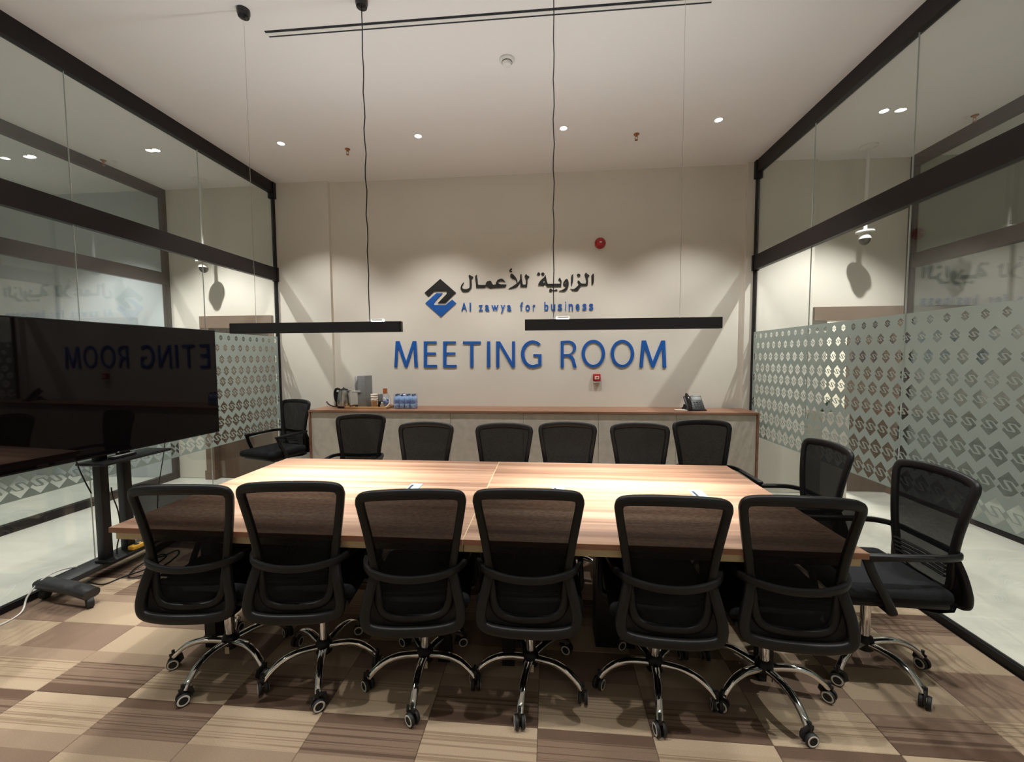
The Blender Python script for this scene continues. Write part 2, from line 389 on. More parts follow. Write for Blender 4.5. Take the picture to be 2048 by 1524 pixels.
# ------------------------------------------------------------------ glass partitions
FILM_Z = [1.714, 1.614, 1.498, 1.383, 1.278, 1.157, 1.017, 0.875, 0.728]
FILM_E = [1.764, 1.662, 1.556, 1.440, 1.330, 1.220, 1.088, 0.946, 0.802, 0.650]
FILM_H = [0.055, 0.075, 0.090, 0.100, 0.103, 0.112, 0.130, 0.137, 0.143]
FILM_W = [0.045, 0.058, 0.066, 0.073, 0.079, 0.085, 0.092, 0.097, 0.0985]
HALF = [(0, 1), (.99, .286), (.29, -.267), (-.157, -.267), (.404, .203), (.404, .364), (-.4, .34), (-.764, .07), (-1, .276)]
PIT = 0.1015
def film_mesh(y0, y1, sgn):
    """frosted vinyl band: rows of lozenge emblems left clear, growing downwards, every other row shifted half a step"""
    vs, fs = [], []
    ncol = int((y1 - y0) / PIT)
    for r in range(9):
        top, bot = FILM_E[r] - FILM_Z[r], FILM_E[r + 1] - FILM_Z[r]
        rect = [(-PIT / 2, bot), (PIT / 2, bot), (PIT / 2, top), (-PIT / 2, top)]
        a = [(sgn * u * FILM_W[r] / 2, v * FILM_H[r] / 2) for u, v in HALF]
        b = [(-u, -v) for u, v in a]
        me = filled([rect, a, b], 'cell')
        cv = [v.co.copy() for v in me.vertices]; cf = [tuple(p.vertices) for p in me.polygons]; bpy.data.meshes.remove(me)
        for c in range(ncol):
            yc = y1 - PIT * (c + 0.5 + (0.5 if r % 2 else 0.0)); o = len(vs)
            vs += [(0, yc + p.x, FILM_Z[r] + p.y) for p in cv]; fs += [tuple(i + o for i in f) for f in cf]
        if r % 2:
            o = len(vs); vs += [(0, y1 - PIT / 2, FILM_E[r + 1]), (0, y1, FILM_E[r + 1]), (0, y1, FILM_E[r]), (0, y1 - PIT / 2, FILM_E[r])]; fs.append((o, o + 1, o + 2, o + 3))
    me = bpy.data.meshes.new('frosted_film'); me.from_pydata(vs, [], fs); me.update(); me.materials.append(MATS['frosted_film'])
    return me
def partition(name, X, joints, label, inner, film, beam=('bronze_metal', .05)):
    """full-height frameless glass wall: ceiling beam, transom, floor channel, end post, panes butt-jointed"""
    w = thing(name, label, 'glass wall', kind='structure')
    m, t = beam
    MB().box(X - t / 2, X + t / 2, YF, YB, ZBM, ZC).build('ceiling_beam', m, w)
    MB().box(X - t / 2, X + t / 2, YF, YB, ZT0, ZT1).build('transom', m, w)
    MB().box(X - .016, X + .016, YF, YB, -.004, .040).build('floor_channel', 'black_metal', w)
    MB().box(X - .016, X + .016, YB - .03, YB, .045, ZBM).build('end_post', 'black_metal', w)
    MB().box(X - .036, X + .036, YB - .05, YB + .004, ZBM - .055, ZC - .002).build('end_bracket', 'black_metal', w)
    MB().box(X - .034, X + .034, YB - .03, YB + .004, ZT0 - .006, ZT1 + .006).build('end_bracket', 'black_metal', w)
    ys = sorted(joints)
    ed = [YF] + ys + [YB - .03]
    for a, b in zip(ed, ed[1:]):
        for z0, z1 in ((.04, ZT0 + .02), (ZT1 - .02, ZBM + .02)):
            MB().box(X - .005, X + .005, a + .0025, b - .0025, z0, z1).build('glass_pane', 'glass', w)
    for y in ys:
        MB().box(X - .004, X + .004, y - .0014, y + .0014, .05, ZT0).build('joint_seal', 'joint', w)
        MB().box(X - .004, X + .004, y - .0014, y + .0014, ZT1, ZBM).build('joint_seal', 'joint', w)
    if film:
        o = link('frosted_film', film_mesh(YF + .1, YB - .032, 1 if inner < 0 else -1), w, (X + inner * .0065, 0, 0))
        o['label'] = 'frosted vinyl band of clear lozenge emblems shrinking upwards'
    return w
pbr('joint', (0.50, 0.54, 0.52), 0.5, var=0.05)
partition('wall_left', XL, [3.67, 2.61, 1.55, .49, -.57], 'left glass wall with frosted emblem band and dark transom', 1, True)
partition('wall_right', XR, [3.766, 2.80, 1.83, .86, -.11], 'right glass wall with frosted emblem band and dark transom', -1, True)
def partition2(name, X, joints, label):
    w = thing(name, label, 'glass wall', kind='structure')
    MB().box(X - .03, X + .03, YF, YW - .02, ZBM + .02, ZC).build('ceiling_beam', 'bronze_metal', w)
    MB().box(X - .03, X + .03, YF, YW - .02, ZT0 - .01, ZT1 - .02).build('transom', 'bronze_metal', w)
    MB().box(X - .03, X + .03, YF, YW - .02, -.004, .075 if X < 0 else .03).build('floor_channel', 'bronze_metal', w)
    MB().box(X - .03, X + .03, YW - .05, YW - .001, 0, ZC - .001).build('end_post', 'bronze_metal', w)
    ed = [YF] + sorted(joints) + [YW - .05]
    for a, b in zip(ed, ed[1:]):
        for z0, z1 in ((.06, ZT0), (ZT1 - .03, ZBM + .03)):
            MB().box(X - .005, X + .005, a + .002, b - .002, z0, z1).build('glass_pane', 'glass', w)
    return w
partition2('wall_corridor_left', X2L, [3.6, 2.4, 1.2, 0], 'second glass wall across the left corridor with dark frame')
partition2('wall_corridor_right', X2R, [3.6, 2.4, 1.2, 0], 'second glass wall across the right corridor with dark frame')

# corridor doors in the back wall
d1 = thing('door_1', 'closed brown wooden door with header in left corridor', 'door', ((DLx0 + DLx1) / 2, YW, 0), kind='structure')
cx = (DLx0 + DLx1) / 2
MB().box(DLx0 - .1 - cx, DLx1 + .03 - cx, -.055, 0, DZ, DZ + .145).build('header', 'brown_frame', d1)
MB().box(DLx0 - .1 - cx, DLx0 + .012 - cx, -.05, .12, 0, DZ).build('jamb', 'brown_frame', d1)
MB().box(DLx0 - .115 - cx, DLx0 + .02 - cx, -.06, .0, 0, .11).build('jamb_plinth', 'brown_frame', d1)
MB().box(DLx1 - .012 - cx, DLx1 + .05 - cx, -.05, .12, 0, DZ).build('jamb', 'brown_frame', d1)
MB().box(DLx0 + .012 - cx, DLx1 - .012 - cx, .03, .07, 0.005, DZ).build('door_leaf', 'brown_door', d1)
d2 = thing('door_2', 'brown wooden double door standing half open in right corridor', 'door', (DRx1, YW, 0), kind='structure')
MB().box(-.86, .02, -.055, 0, DZ, DZ + .145).build('header', 'brown_frame', d2)
MB().box(-.012, .02, -.05, .12, 0, DZ).build('jamb', 'brown_frame', d2)
MB().box(-.43, -.012, .03, .07, 0.005, DZ).build('door_leaf', 'brown_door', d2)
MB().box(-.70, -.66, .06, .45, 0.005, DZ).build('door_leaf', 'brown_door', d2)
tag(MB().box(-.435, -.415, .02, .08, 0.005, DZ).build('door_edge', 'brown_frame', d2))

# ------------------------------------------------------------------ ceiling fixtures
def downlight(x, y, label, watts, angle=98, vis=True):
    t = thing('downlight', label, 'downlight', (x, y, ZC), group='recessed ceiling downlights')
    MB().lathe([(.030, -.0005), (.030, -.004), (.038, -.006), (.044, -.003), (.044, 0.0)], 24, cap=False).build('trim_ring', 'white_plastic', t, 40)
    MB().lathe([(.0, -.0035), (.030, -.0035)], 24, cap=False).build('lamp_face', 'lamp_white', t)
    spot('lamp_beam', (0, 0, -.012), watts, angle, 0.55, NEUT, 0.022, t)
    return t
ROW = [(-2.558, 'leftmost in the room'), (-1.21, 'second from left in the room'), (0.133, 'third from left in the room'), (1.477, 'rightmost in the room')]
for x, s in ROW: downlight(x, 3.88, 'small round recessed downlight near the back wall, %s' % s, DOWN_W)
downlight(-3.86, 3.88, 'small round recessed downlight over the left corridor', DOWN_W * 2.6)
downlight(2.82, 3.88, 'small round recessed downlight over the right corridor', DOWN_W * 2.6)
downlight(-5.22, 3.87, 'small round recessed downlight in the side room at far left', DOWN_W * 1.7)
downlight(4.17, 3.87, 'small round recessed downlight in the side room at far right', DOWN_W * .12)
for y, nm in ((1.2, 'above the near chairs'), (-1.45, 'behind the viewer')):
    for x, s in ROW: downlight(x, y, 'small round recessed downlight %s, %s' % (nm, s), DOWN_W * (1.0 if y > 0 else .5))
    downlight(-3.95, y, 'small round recessed downlight over the left corridor %s' % nm, DOWN_W * 2.6)
    downlight(2.95, y, 'small round recessed downlight over the right corridor %s' % nm, DOWN_W * 2.6)
lob = thing('lobby_light', 'square ceiling light in the bright lobby beyond right door', 'ceiling light', (3.3, 5.9, ZC))
MB().box(-.3, .3, -.3, .3, -.03, 0).build('housing', 'white_plastic', lob)
MB().box(-.28, .28, -.28, .28, -.034, -.03).build('diffuser', 'diffuser_white', lob)
ld = bpy.data.lights.new('lamp_beam', 'AREA'); ld.energy = 160; ld.size = .55; ld.color = NEUT
link('lamp_beam', ld, lob, (0, 0, -.04))

def sprinkler(x, y, label):
    t = thing('sprinkler', label, 'sprinkler', (x, y, ZC), group='ceiling sprinklers')
    MB().lathe([(.026, 0), (.026, -.004), (.012, -.008), (.010, -.022), (.006, -.024)], 14).build('escutcheon', 'brass', t, 40)
    m = MB()
    for s in (-1, 1): m.tube([(s * .009, 0, -.02), (s * .013, 0, -.034), (s * .004, 0, -.052)], .0022, n=6, ref=(0, 1, 0))
    m.build('yoke', 'brass', t)
    MB().lathe([(.003, -.05), (.015, -.053), (.015, -.055), (.003, -.056)], 14).build('deflector', 'brass', t)
sprinkler(-1.98, 4.05, 'copper pendent sprinkler head between the left ceiling downlights')
sprinkler(0.811, 4.05, 'copper pendent sprinkler head between the right ceiling downlights')
sprinkler(3.66, 4.03, 'copper pendent sprinkler head over the right corridor')
sprinkler(-4.6, 4.02, 'copper pendent sprinkler head over the left corridor')
sd = thing('smoke_detector', 'round white smoke detector in the middle of the ceiling', 'smoke detector', (-.288, 2.972, ZC))
MB().lathe([(.05, 0), (.052, -.012), (.048, -.018)], 24).build('base', 'white_plastic', sd, 40)
MB().lathe([(.034, -.018), (.034, -.03), (.028, -.042), (.012, -.046)], 24).build('chamber', 'white_plastic', sd, 40)
MB().lathe([(.0365, -.021), (.0365, -.026)], 24, cap=False).build('vent_ring', 'dark_grey_metal', sd)
sl = thing('slot_diffuser', 'long black double slot air diffuser set in the ceiling', 'air diffuser', (-.42, 2.605, ZC))
MB().box(-1.365, 1.365, -.026, -.012, -.003, 0).build('slot', 'slot_black', sl)
MB().box(-1.365, 1.365, .012, .026, -.003, 0).build('slot', 'slot_black', sl)
MB().box(-1.365, 1.365, -.012, .012, -.005, 0).build('centre_blade', 'white_plastic', sl)

def dome_camera(x, y, zb, label):
    t = thing('dome_camera', label, 'security camera', (x, y, ZC), group='pole mounted dome cameras')
    MB().lathe([(.075, 0), (.075, -.012), (.03, -.03)], 24).build('ceiling_flange', 'white_plastic', t, 40)
    L = ZC - zb
    MB().lathe([(.017, -.02), (.017, -L + .13)], 16).build('pole', 'white_plastic', t, 40)
    MB().lathe([(.02, -L + .145), (.075, -L + .14), (.078, -L + .125), (.05, -L + .118), (.052, -L + .06)], 24).build('housing', 'white_plastic', t, 40)
    MB().lathe([(.048, -L + .06), (.044, -L + .035), (.030, -L + .012), (.010, -L + .001), (.001, -L)], 24).build('dome', 'dark_dome', t, 60)
pbr('dark_dome', (0.03, 0.028, 0.024), 0.08, var=0.1)
dome_camera(3.146, 4.50, 2.605, 'white dome camera on a ceiling pole in the right corridor')
dome_camera(-4.006, 4.55, 2.505, 'white dome camera on a ceiling pole in the left corridor')

# ------------------------------------------------------------------ linear pendants
def pendant(x0, x1, wires, cable, label):
    y = 2.42; z0, z1 = 1.662, 1.724; cx = (x0 + x1) / 2; h = (x1 - x0) / 2
    t = thing('pendant_light', label, 'pendant light', (cx, y, z0), group='black linear pendants over the table')
    m = MB().box(-h, h, -.02, -.016, 0, z1 - z0).box(-h, h, .016, .02, 0, z1 - z0).box(-h, h, -.016, .016, .042, .044)
    m.box(-h, -h + .004, -.02, .02, 0, z1 - z0).box(h - .004, h, -.02, .02, 0, z1 - z0)
    m.build('housing', 'black_metal', t)
    MB().box(-h + .005, h - .005, -.0155, .0155, .009, .013).build('diffuser', 'diffuser_white', t)
    MB().box(-h + .005, h - .005, -.0155, .0155, .044, .048).build('added_top_diffuser', 'diffuser_white', t)  # added glowing strip that goes with the uplight, unseen from below
    d = bpy.data.lights.new('lamp_beam', 'AREA'); d.shape = 'RECTANGLE'; d.size = 2 * h - .02; d.size_y = .014; d.energy = PENDANT_W; d.color = WARM; d.spread = R(84)
    link('lamp_beam', d, t, (0, 0, .007))
    d = bpy.data.lights.new('added_uplight', 'AREA'); d.shape = 'RECTANGLE'; d.size = 2 * h - .08; d.size_y = .024; d.energy = PENDANT_UP; d.color = COOL  # uplight added to the pendant to brighten the ceiling
    link('added_uplight', d, t, (0, 0, .050), (math.pi, 0, 0))
    for wx in wires:
        fat = abs(wx - cable) < .01; r = .0032 if fat else .0011
        n = 26; pts = []
        for i in range(n + 1):
            k = i / n; wob = .004 * math.sin(i * 1.9) * math.sin(math.pi * k) if fat else 0
            pts.append((wx - cx + wob, wob * .6, (z1 - z0) + (ZC - z1 - .02) * k))
        MB().tube(pts, r, n=6, ref=(0, 1, 0)).build('cable' if fat else 'wire', 'black_plastic' if fat else 'steel', t)
        MB().lathe([(.006, ZC - z0 - .045), (.03, ZC - z0 - .04), (.036, ZC - z0 - .02), (.036, ZC - z0)], 20).build('ceiling_rose', 'gloss_black', t, 40, (wx - cx, 0, 0))
    m = MB(); m.rbox(cable - cx - .085, cable - cx - .015, -.016, .016, z1 - z0, z1 - z0 + .018, .007, 3) if cable < cx + .3 and cable > cx else m.rbox(cable - cx + .015, cable - cx + .09, -.016, .016, z1 - z0, z1 - z0 + .018, .007, 3)
    m.build('cable_clip', 'white_plastic', t, 40)
pbr('gloss_black', (0.01, 0.01, 0.01), 0.12, var=0.05)
pendant(-1.962, -.877, (-1.80, -1.075), -1.075, 'black linear pendant lamp over the left half of the table')
pendant(-.137, .96, (.028, .735), .028, 'black linear pendant lamp over the right half of the table')
# ------------------------------------------------------------------ sign outlines
MEETING=[('M',[[(-1.831,1.395),(-1.807,1.703),(-1.762,1.703),(-1.686,1.461),(-1.6,1.702),(-1.558,1.701),(-1.545,1.394),(-1.584,1.394),(-1.593,1.623),(-1.672,1.394),(-1.703,1.394),(-1.779,1.625),(-1.797,1.395)]]),('E',[[(-1.467,1.697),(-1.314,1.696),(-1.314,1.668),(-1.428,1.669),(-1.43,1.567),(-1.323,1.566),(-1.323,1.538),(-1.431,1.539),(-1.433,1.42),(-1.312,1.42),(-1.312,1.39),(-1.473,1.39)]]),('E',[[(-1.234,1.695),(-1.082,1.694),(-1.083,1.666),(-1.196,1.667),(-1.197,1.566),(-1.091,1.565),(-1.091,1.537),(-1.198,1.537),(-1.199,1.419),(-1.079,1.419),(-1.08,1.389),(-1.239,1.39)]]),('T',[[(-0.998,1.693),(-0.789,1.691),(-0.79,1.662),(-0.876,1.662),(-0.879,1.39),(-0.916,1.39),(-0.913,1.663),(-0.999,1.663)]]),('I',[[(-0.714,1.691),(-0.678,1.69),(-0.68,1.39),(-0.717,1.39)]]),('N',[[(-0.607,1.69),(-0.562,1.689),(-0.423,1.451),(-0.422,1.688),(-0.389,1.688),(-0.391,1.387),(-0.427,1.387),(-0.572,1.64),(-0.574,1.388),(-0.609,1.388)]]),('G',[[(-0.092,1.656),(-0.107,1.67),(-0.124,1.681),(-0.142,1.69),(-0.161,1.695),(-0.18,1.697),(-0.199,1.697),(-0.219,1.693),(-0.237,1.685),(-0.254,1.675),(-0.27,1.663),(-0.284,1.647),(-0.297,1.63),(-0.307,1.611),(-0.314,1.59),(-0.319,1.568),(-0.321,1.546),(-0.32,1.523),(-0.317,1.501),(-0.311,1.48),(-0.302,1.46),(-0.291,1.441),(-0.278,1.425),(-0.263,1.41),(-0.246,1.399),(-0.228,1.39),(-0.209,1.384),(-0.19,1.382),(-0.17,1.382),(-0.151,1.386),(-0.133,1.393),(-0.083,1.406),(-0.083,1.539),(-0.177,1.54),(-0.177,1.514),(-0.12,1.513),(-0.12,1.425),(-0.145,1.425),(-0.158,1.419),(-0.171,1.415),(-0.185,1.414),(-0.199,1.416),(-0.212,1.42),(-0.225,1.426),(-0.237,1.435),(-0.248,1.446),(-0.257,1.459),(-0.266,1.474),(-0.272,1.49),(-0.277,1.507),(-0.279,1.524),(-0.28,1.542),(-0.279,1.56),(-0.276,1.578),(-0.271,1.594),(-0.264,1.61),(-0.255,1.624),(-0.245,1.636),(-0.234,1.647),(-0.222,1.655),(-0.209,1.661),(-0.195,1.664),(-0.182,1.665),(-0.168,1.663),(-0.155,1.659),(-0.142,1.652),(-0.13,1.644),(-0.119,1.632)]]),('R',[[(0.136,1.687),(0.208,1.692),(0.237,1.691),(0.252,1.687),(0.267,1.681),(0.28,1.673),(0.291,1.662),(0.301,1.651),(0.307,1.638),(0.311,1.624),(0.312,1.61),(0.311,1.595),(0.306,1.582),(0.299,1.569),(0.289,1.558),(0.278,1.548),(0.264,1.54),(0.228,1.534),(0.273,1.515),(0.294,1.481),(0.318,1.383),(0.281,1.383),(0.26,1.464),(0.241,1.497),(0.208,1.512),(0.171,1.512),(0.172,1.385),(0.136,1.385)],[(0.171,1.661),(0.208,1.665),(0.228,1.666),(0.242,1.661),(0.254,1.653),(0.264,1.642),(0.272,1.629),(0.276,1.614),(0.277,1.599),(0.275,1.584),(0.269,1.569),(0.261,1.557),(0.25,1.547),(0.237,1.541),(0.223,1.538),(0.171,1.538)]]),('O',[[(0.637,1.54),(0.634,1.575),(0.624,1.608),(0.608,1.638),(0.587,1.663),(0.562,1.682),(0.534,1.694),(0.505,1.698),(0.475,1.694),(0.448,1.683),(0.423,1.664),(0.402,1.64),(0.386,1.61),(0.377,1.577),(0.373,1.541),(0.377,1.506),(0.387,1.473),(0.403,1.443),(0.424,1.418),(0.449,1.399),(0.477,1.387),(0.507,1.383),(0.536,1.387),(0.564,1.398),(0.589,1.417),(0.609,1.442),(0.625,1.472),(0.634,1.505)],[(0.601,1.54),(0.598,1.568),(0.591,1.595),(0.58,1.619),(0.564,1.639),(0.546,1.655),(0.526,1.664),(0.505,1.667),(0.484,1.664),(0.464,1.655),(0.446,1.64),(0.431,1.62),(0.419,1.596),(0.412,1.569),(0.41,1.541),(0.413,1.513),(0.42,1.486),(0.431,1.462),(0.447,1.441),(0.465,1.426),(0.485,1.417),(0.506,1.413),(0.528,1.417),(0.548,1.426),(0.566,1.441),(0.581,1.461),(0.592,1.485),(0.599,1.512)]]),('O',[[(0.96,1.538),(0.956,1.573),(0.946,1.606),(0.93,1.635),(0.909,1.66),(0.885,1.679),(0.857,1.691),(0.828,1.695),(0.799,1.691),(0.772,1.68),(0.747,1.662),(0.727,1.637),(0.711,1.607),(0.702,1.574),(0.699,1.539),(0.703,1.505),(0.713,1.471),(0.728,1.441),(0.749,1.416),(0.774,1.398),(0.802,1.386),(0.831,1.382),(0.86,1.386),(0.888,1.397),(0.912,1.416),(0.933,1.441),(0.948,1.47),(0.957,1.503)],[(0.924,1.538),(0.921,1.566),(0.914,1.593),(0.902,1.617),(0.887,1.637),(0.869,1.652),(0.849,1.661),(0.828,1.665),(0.807,1.662),(0.788,1.653),(0.77,1.638),(0.755,1.618),(0.744,1.594),(0.737,1.567),(0.735,1.539),(0.738,1.511),(0.745,1.484),(0.757,1.46),(0.772,1.44),(0.79,1.425),(0.81,1.416),(0.831,1.412),(0.852,1.415),(0.872,1.425),(0.889,1.44),(0.904,1.46),(0.915,1.483),(0.922,1.51)]]),('M',[[(1.021,1.383),(1.042,1.685),(1.089,1.685),(1.165,1.449),(1.256,1.683),(1.298,1.683),(1.315,1.38),(1.276,1.38),(1.265,1.603),(1.183,1.382),(1.152,1.382),(1.074,1.604),(1.057,1.383)]])]
ARABIC=[[[(-0.923,2.449),(-0.908,2.46),(-0.897,2.448),(-0.871,2.436),(-0.874,2.423),(-0.891,2.409),(-0.89,2.335),(-0.894,2.31),(-0.912,2.281),(-0.942,2.265),(-0.977,2.262),(-1.002,2.273),(-1.017,2.292),(-1.019,2.313),(-1.01,2.342),(-0.981,2.377),(-0.984,2.362),(-1.002,2.329),(-1.0,2.31),(-0.981,2.297),(-0.946,2.295),(-0.918,2.307),(-0.912,2.323),(-0.913,2.403),(-0.919,2.428)]],[[(-0.847,2.435),(-0.839,2.451),(-0.827,2.457),(-0.827,2.43),(-0.821,2.401),(-0.816,2.351),(-0.808,2.342),(-0.727,2.34),(-0.721,2.361),(-0.706,2.38),(-0.672,2.387),(-0.661,2.381),(-0.651,2.356),(-0.636,2.339),(-0.608,2.342),(-0.602,2.367),(-0.587,2.392),(-0.561,2.404),(-0.531,2.406),(-0.51,2.386),(-0.496,2.365),(-0.519,2.376),(-0.549,2.38),(-0.574,2.373),(-0.585,2.36),(-0.57,2.35),(-0.545,2.341),(-0.483,2.339),(-0.492,2.313),(-0.503,2.307),(-0.651,2.303),(-0.666,2.293),(-0.685,2.304),(-0.719,2.321),(-0.725,2.322),(-0.734,2.306),(-0.837,2.308),(-0.839,2.351),(-0.846,2.401)]],[[(-0.419,2.516),(-0.427,2.521),(-0.442,2.509),(-0.451,2.496),(-0.447,2.482),(-0.434,2.477),(-0.417,2.481),(-0.419,2.491),(-0.43,2.49),(-0.436,2.496),(-0.43,2.504),(-0.421,2.504)]],[[(-0.424,2.463),(-0.405,2.452),(-0.38,2.424),(-0.363,2.395),(-0.355,2.356),(-0.338,2.374),(-0.327,2.394),(-0.323,2.444),(-0.314,2.456),(-0.309,2.448),(-0.306,2.398),(-0.299,2.348),(-0.292,2.334),(-0.262,2.335),(-0.256,2.351),(-0.258,2.389),(-0.273,2.426),(-0.266,2.443),(-0.254,2.453),(-0.245,2.438),(-0.22,2.423),(-0.224,2.411),(-0.241,2.397),(-0.241,2.347),(-0.248,2.304),(-0.321,2.307),(-0.323,2.357),(-0.338,2.341),(-0.346,2.324),(-0.367,2.308),(-0.401,2.296),(-0.458,2.289),(-0.448,2.299),(-0.418,2.313),(-0.363,2.35),(-0.376,2.387),(-0.384,2.396),(-0.409,2.398),(-0.434,2.417),(-0.441,2.434),(-0.434,2.455)]],[[(-0.133,2.445),(-0.125,2.464),(-0.113,2.47),(-0.096,2.454),(-0.1,2.439),(-0.113,2.432)]],[[(-0.088,2.452),(-0.077,2.463),(-0.063,2.466),(-0.046,2.453),(-0.053,2.434),(-0.063,2.428),(-0.077,2.438)]],[[(-0.042,2.433),(-0.036,2.439),(-0.032,2.422),(-0.026,2.387),(-0.018,2.356),(-0.009,2.337),(0.128,2.336),(0.13,2.357),(0.121,2.37),(0.107,2.376),(0.115,2.392),(0.128,2.404),(0.138,2.38),(0.146,2.364),(0.142,2.303),(0.128,2.302),(-0.019,2.303),(-0.028,2.314),(-0.034,2.33),(-0.046,2.332),(-0.057,2.314),(-0.119,2.322),(-0.116,2.343),(-0.1,2.369),(-0.077,2.392),(-0.053,2.411)],[(-0.075,2.361),(-0.049,2.378),(-0.042,2.357),(-0.057,2.351)]],[[(0.005,2.265),(0.012,2.281),(0.028,2.282),(0.04,2.268),(0.072,2.266),(0.082,2.277),(0.101,2.263),(0.082,2.254),(0.04,2.26),(0.032,2.247),(0.018,2.244),(0.009,2.252)]],[[(0.161,2.333),(0.169,2.356),(0.186,2.379),(0.201,2.389),(0.215,2.382),(0.225,2.351),(0.226,2.324),(0.217,2.29),(0.198,2.262),(0.175,2.247),(0.117,2.25),(0.117,2.254),(0.148,2.263),(0.175,2.277),(0.198,2.298),(0.207,2.313),(0.194,2.306),(0.178,2.302),(0.165,2.314)],[(0.177,2.335),(0.19,2.356),(0.2,2.352),(0.198,2.342),(0.186,2.333)]],[[(0.251,2.404),(0.257,2.427),(0.276,2.442),(0.276,2.396),(0.272,2.35),(0.257,2.312),(0.25,2.31)]],[[(0.356,2.425),(0.353,2.434),(0.346,2.44),(0.336,2.443),(0.326,2.441),(0.319,2.435),(0.316,2.426),(0.319,2.418),(0.326,2.411),(0.336,2.409),(0.346,2.411),(0.353,2.417)]],[[(0.402,2.427),(0.408,2.442),(0.419,2.455),(0.431,2.44),(0.457,2.422),(0.45,2.409),(0.438,2.4),(0.441,2.354),(0.439,2.324),(0.427,2.305),(0.359,2.305),(0.347,2.287),(0.328,2.257),(0.305,2.25),(0.267,2.256),(0.24,2.278),(0.255,2.271),(0.282,2.271),(0.317,2.296),(0.34,2.322),(0.324,2.347),(0.326,2.362),(0.337,2.368),(0.347,2.36),(0.359,2.341),(0.374,2.331),(0.416,2.33),(0.42,2.355),(0.414,2.385),(0.406,2.408)]],[[(0.478,2.414),(0.488,2.431),(0.505,2.442),(0.505,2.364),(0.5,2.334),(0.488,2.311),(0.481,2.309)]]]
LOGO=[[(-1.257,2.419),(-1.075,2.259),(-1.206,2.139),(-1.29,2.141),(-1.184,2.245),(-1.183,2.278),(-1.333,2.276),(-1.402,2.217),(-1.446,2.264)],[(-1.234,2.254),(-1.307,2.255),(-1.44,2.143),(-1.257,1.979),(-1.074,2.137),(-1.12,2.179),(-1.199,2.117),(-1.335,2.119),(-1.335,2.15)]]
SUB=[('A',-1.013,2.043,-0.948,2.14),('l',-0.915,2.042,-0.9,2.139),('z',-0.808,2.04,-0.762,2.11),('a',-0.734,2.037,-0.686,2.111),('w',-0.66,2.038,-0.58,2.107),('y',-0.552,2.01,-0.501,2.106),('a',-0.477,2.035,-0.43,2.106),('f',-0.326,2.035,-0.296,2.136),('o',-0.266,2.032,-0.215,2.105),('r',-0.18,2.033,-0.153,2.104),('b',-0.05,2.033,-0.003,2.133),('u',0.027,2.031,0.075,2.106),('s',0.103,2.032,0.151,2.107),('i',0.187,2.031,0.197,2.134),('n',0.226,2.03,0.274,2.105),('e',0.304,2.031,0.349,2.106),('s',0.381,2.032,0.426,2.106),('s',0.455,2.031,0.501,2.105)]
# ------------------------------------------------------------------ wall lettering (x, z in metres on the wall face)
def wall_piece(loops, name, mat, parent, depth):
    me = filled(loops, name, depth); me.materials.append(MATS[mat])
    return link(name, me, parent, (0, -depth / 2, 0), (R(90), 0, 0))
sg = thing('wall_sign', 'blue raised capitals reading MEETING ROOM on the back wall', 'wall sign', (0, YW, 0))
for ch, loops in MEETING: wall_piece(loops, 'letter', 'letter_blue', sg, .012)
lg = thing('wall_logo', 'black and blue diamond logo with Arabic and English company name', 'logo', (0, YW, 0))
e1 = wall_piece([LOGO[0]], 'emblem_half', 'letter_black', lg, .010); e1['label'] = 'black upper half of the diamond emblem'
e2 = wall_piece([LOGO[1]], 'emblem_half', 'letter_blue', lg, .010); e2['label'] = 'blue lower half of the diamond emblem'
for loops in ARABIC: wall_piece(loops, 'arabic_letter', 'letter_black', lg, .010)
for ch, x0, z0, x1, z1 in SUB:
    cu = bpy.data.curves.new('char', 'FONT'); cu.body = ch; cu.extrude = .04; cu.offset = 0.012; cu.resolution_u = 4
    ob = bpy.data.objects.new('char', cu); COL.objects.link(ob)
    me = bpy.data.meshes.new_from_object(ob.evaluated_get(bpy.context.evaluated_depsgraph_get())); bpy.data.objects.remove(ob)
    xs = [v.co.x for v in me.vertices]; ys = [v.co.y for v in me.vertices]
    a, b, c, d = min(xs), max(xs), min(ys), max(ys)
    for v in me.vertices:
        v.co = (x0 + (v.co.x - a) / (b - a) * (x1 - x0), z0 + (v.co.y - c) / (d - c) * (z1 - z0), v.co.z / .04 * .005)
    me.materials.append(MATS['letter_blue']); me.name = 'letter'
    link('letter', me, lg, (0, -.005, 0), (R(90), 0, 0))
al = thing('alarm_sounder', 'round red fire alarm sounder high on the back wall', 'fire alarm', (.573, YW, 2.773))
MB().lathe([(.058, 0), (.060, -.02), (.052, -.034)], 28, axis='Y').build('base', 'red_plastic', al, 40)
MB().lathe([(.040, -.034), (.040, -.05), (.028, -.062), (.008, -.066)], 28, axis='Y').build('horn', 'red_plastic', al, 40)
MB().box(-.012, .012, -.067, -.064, -.008, .008).build('mark', 'white_plastic', al)
cp = thing('call_point', 'small red fire alarm call point under the blue capitals', 'call point', (.544, YW, 1.262))
MB().rbox(-.042, .042, -.045, 0, -.035, .048, .008, 2).build('case', 'red_plastic', cp, 40)
MB().rbox(-.040, .040, -.040, 0, -.052, -.035, .006, 2).build('base_cover', 'white_plastic', cp, 40)
MB().box(-.024, .024, -.0475, -.045, -.012, .024).build('glass_plate', 'white_card', cp)
MB().prism([(-.014, .012), (.004, .012), (.004, .018), (.018, .006), (.004, -.006), (.004, 0), (-.014, 0)], -.049, -.0475).build('arrow_mark', 'red_plastic', cp)

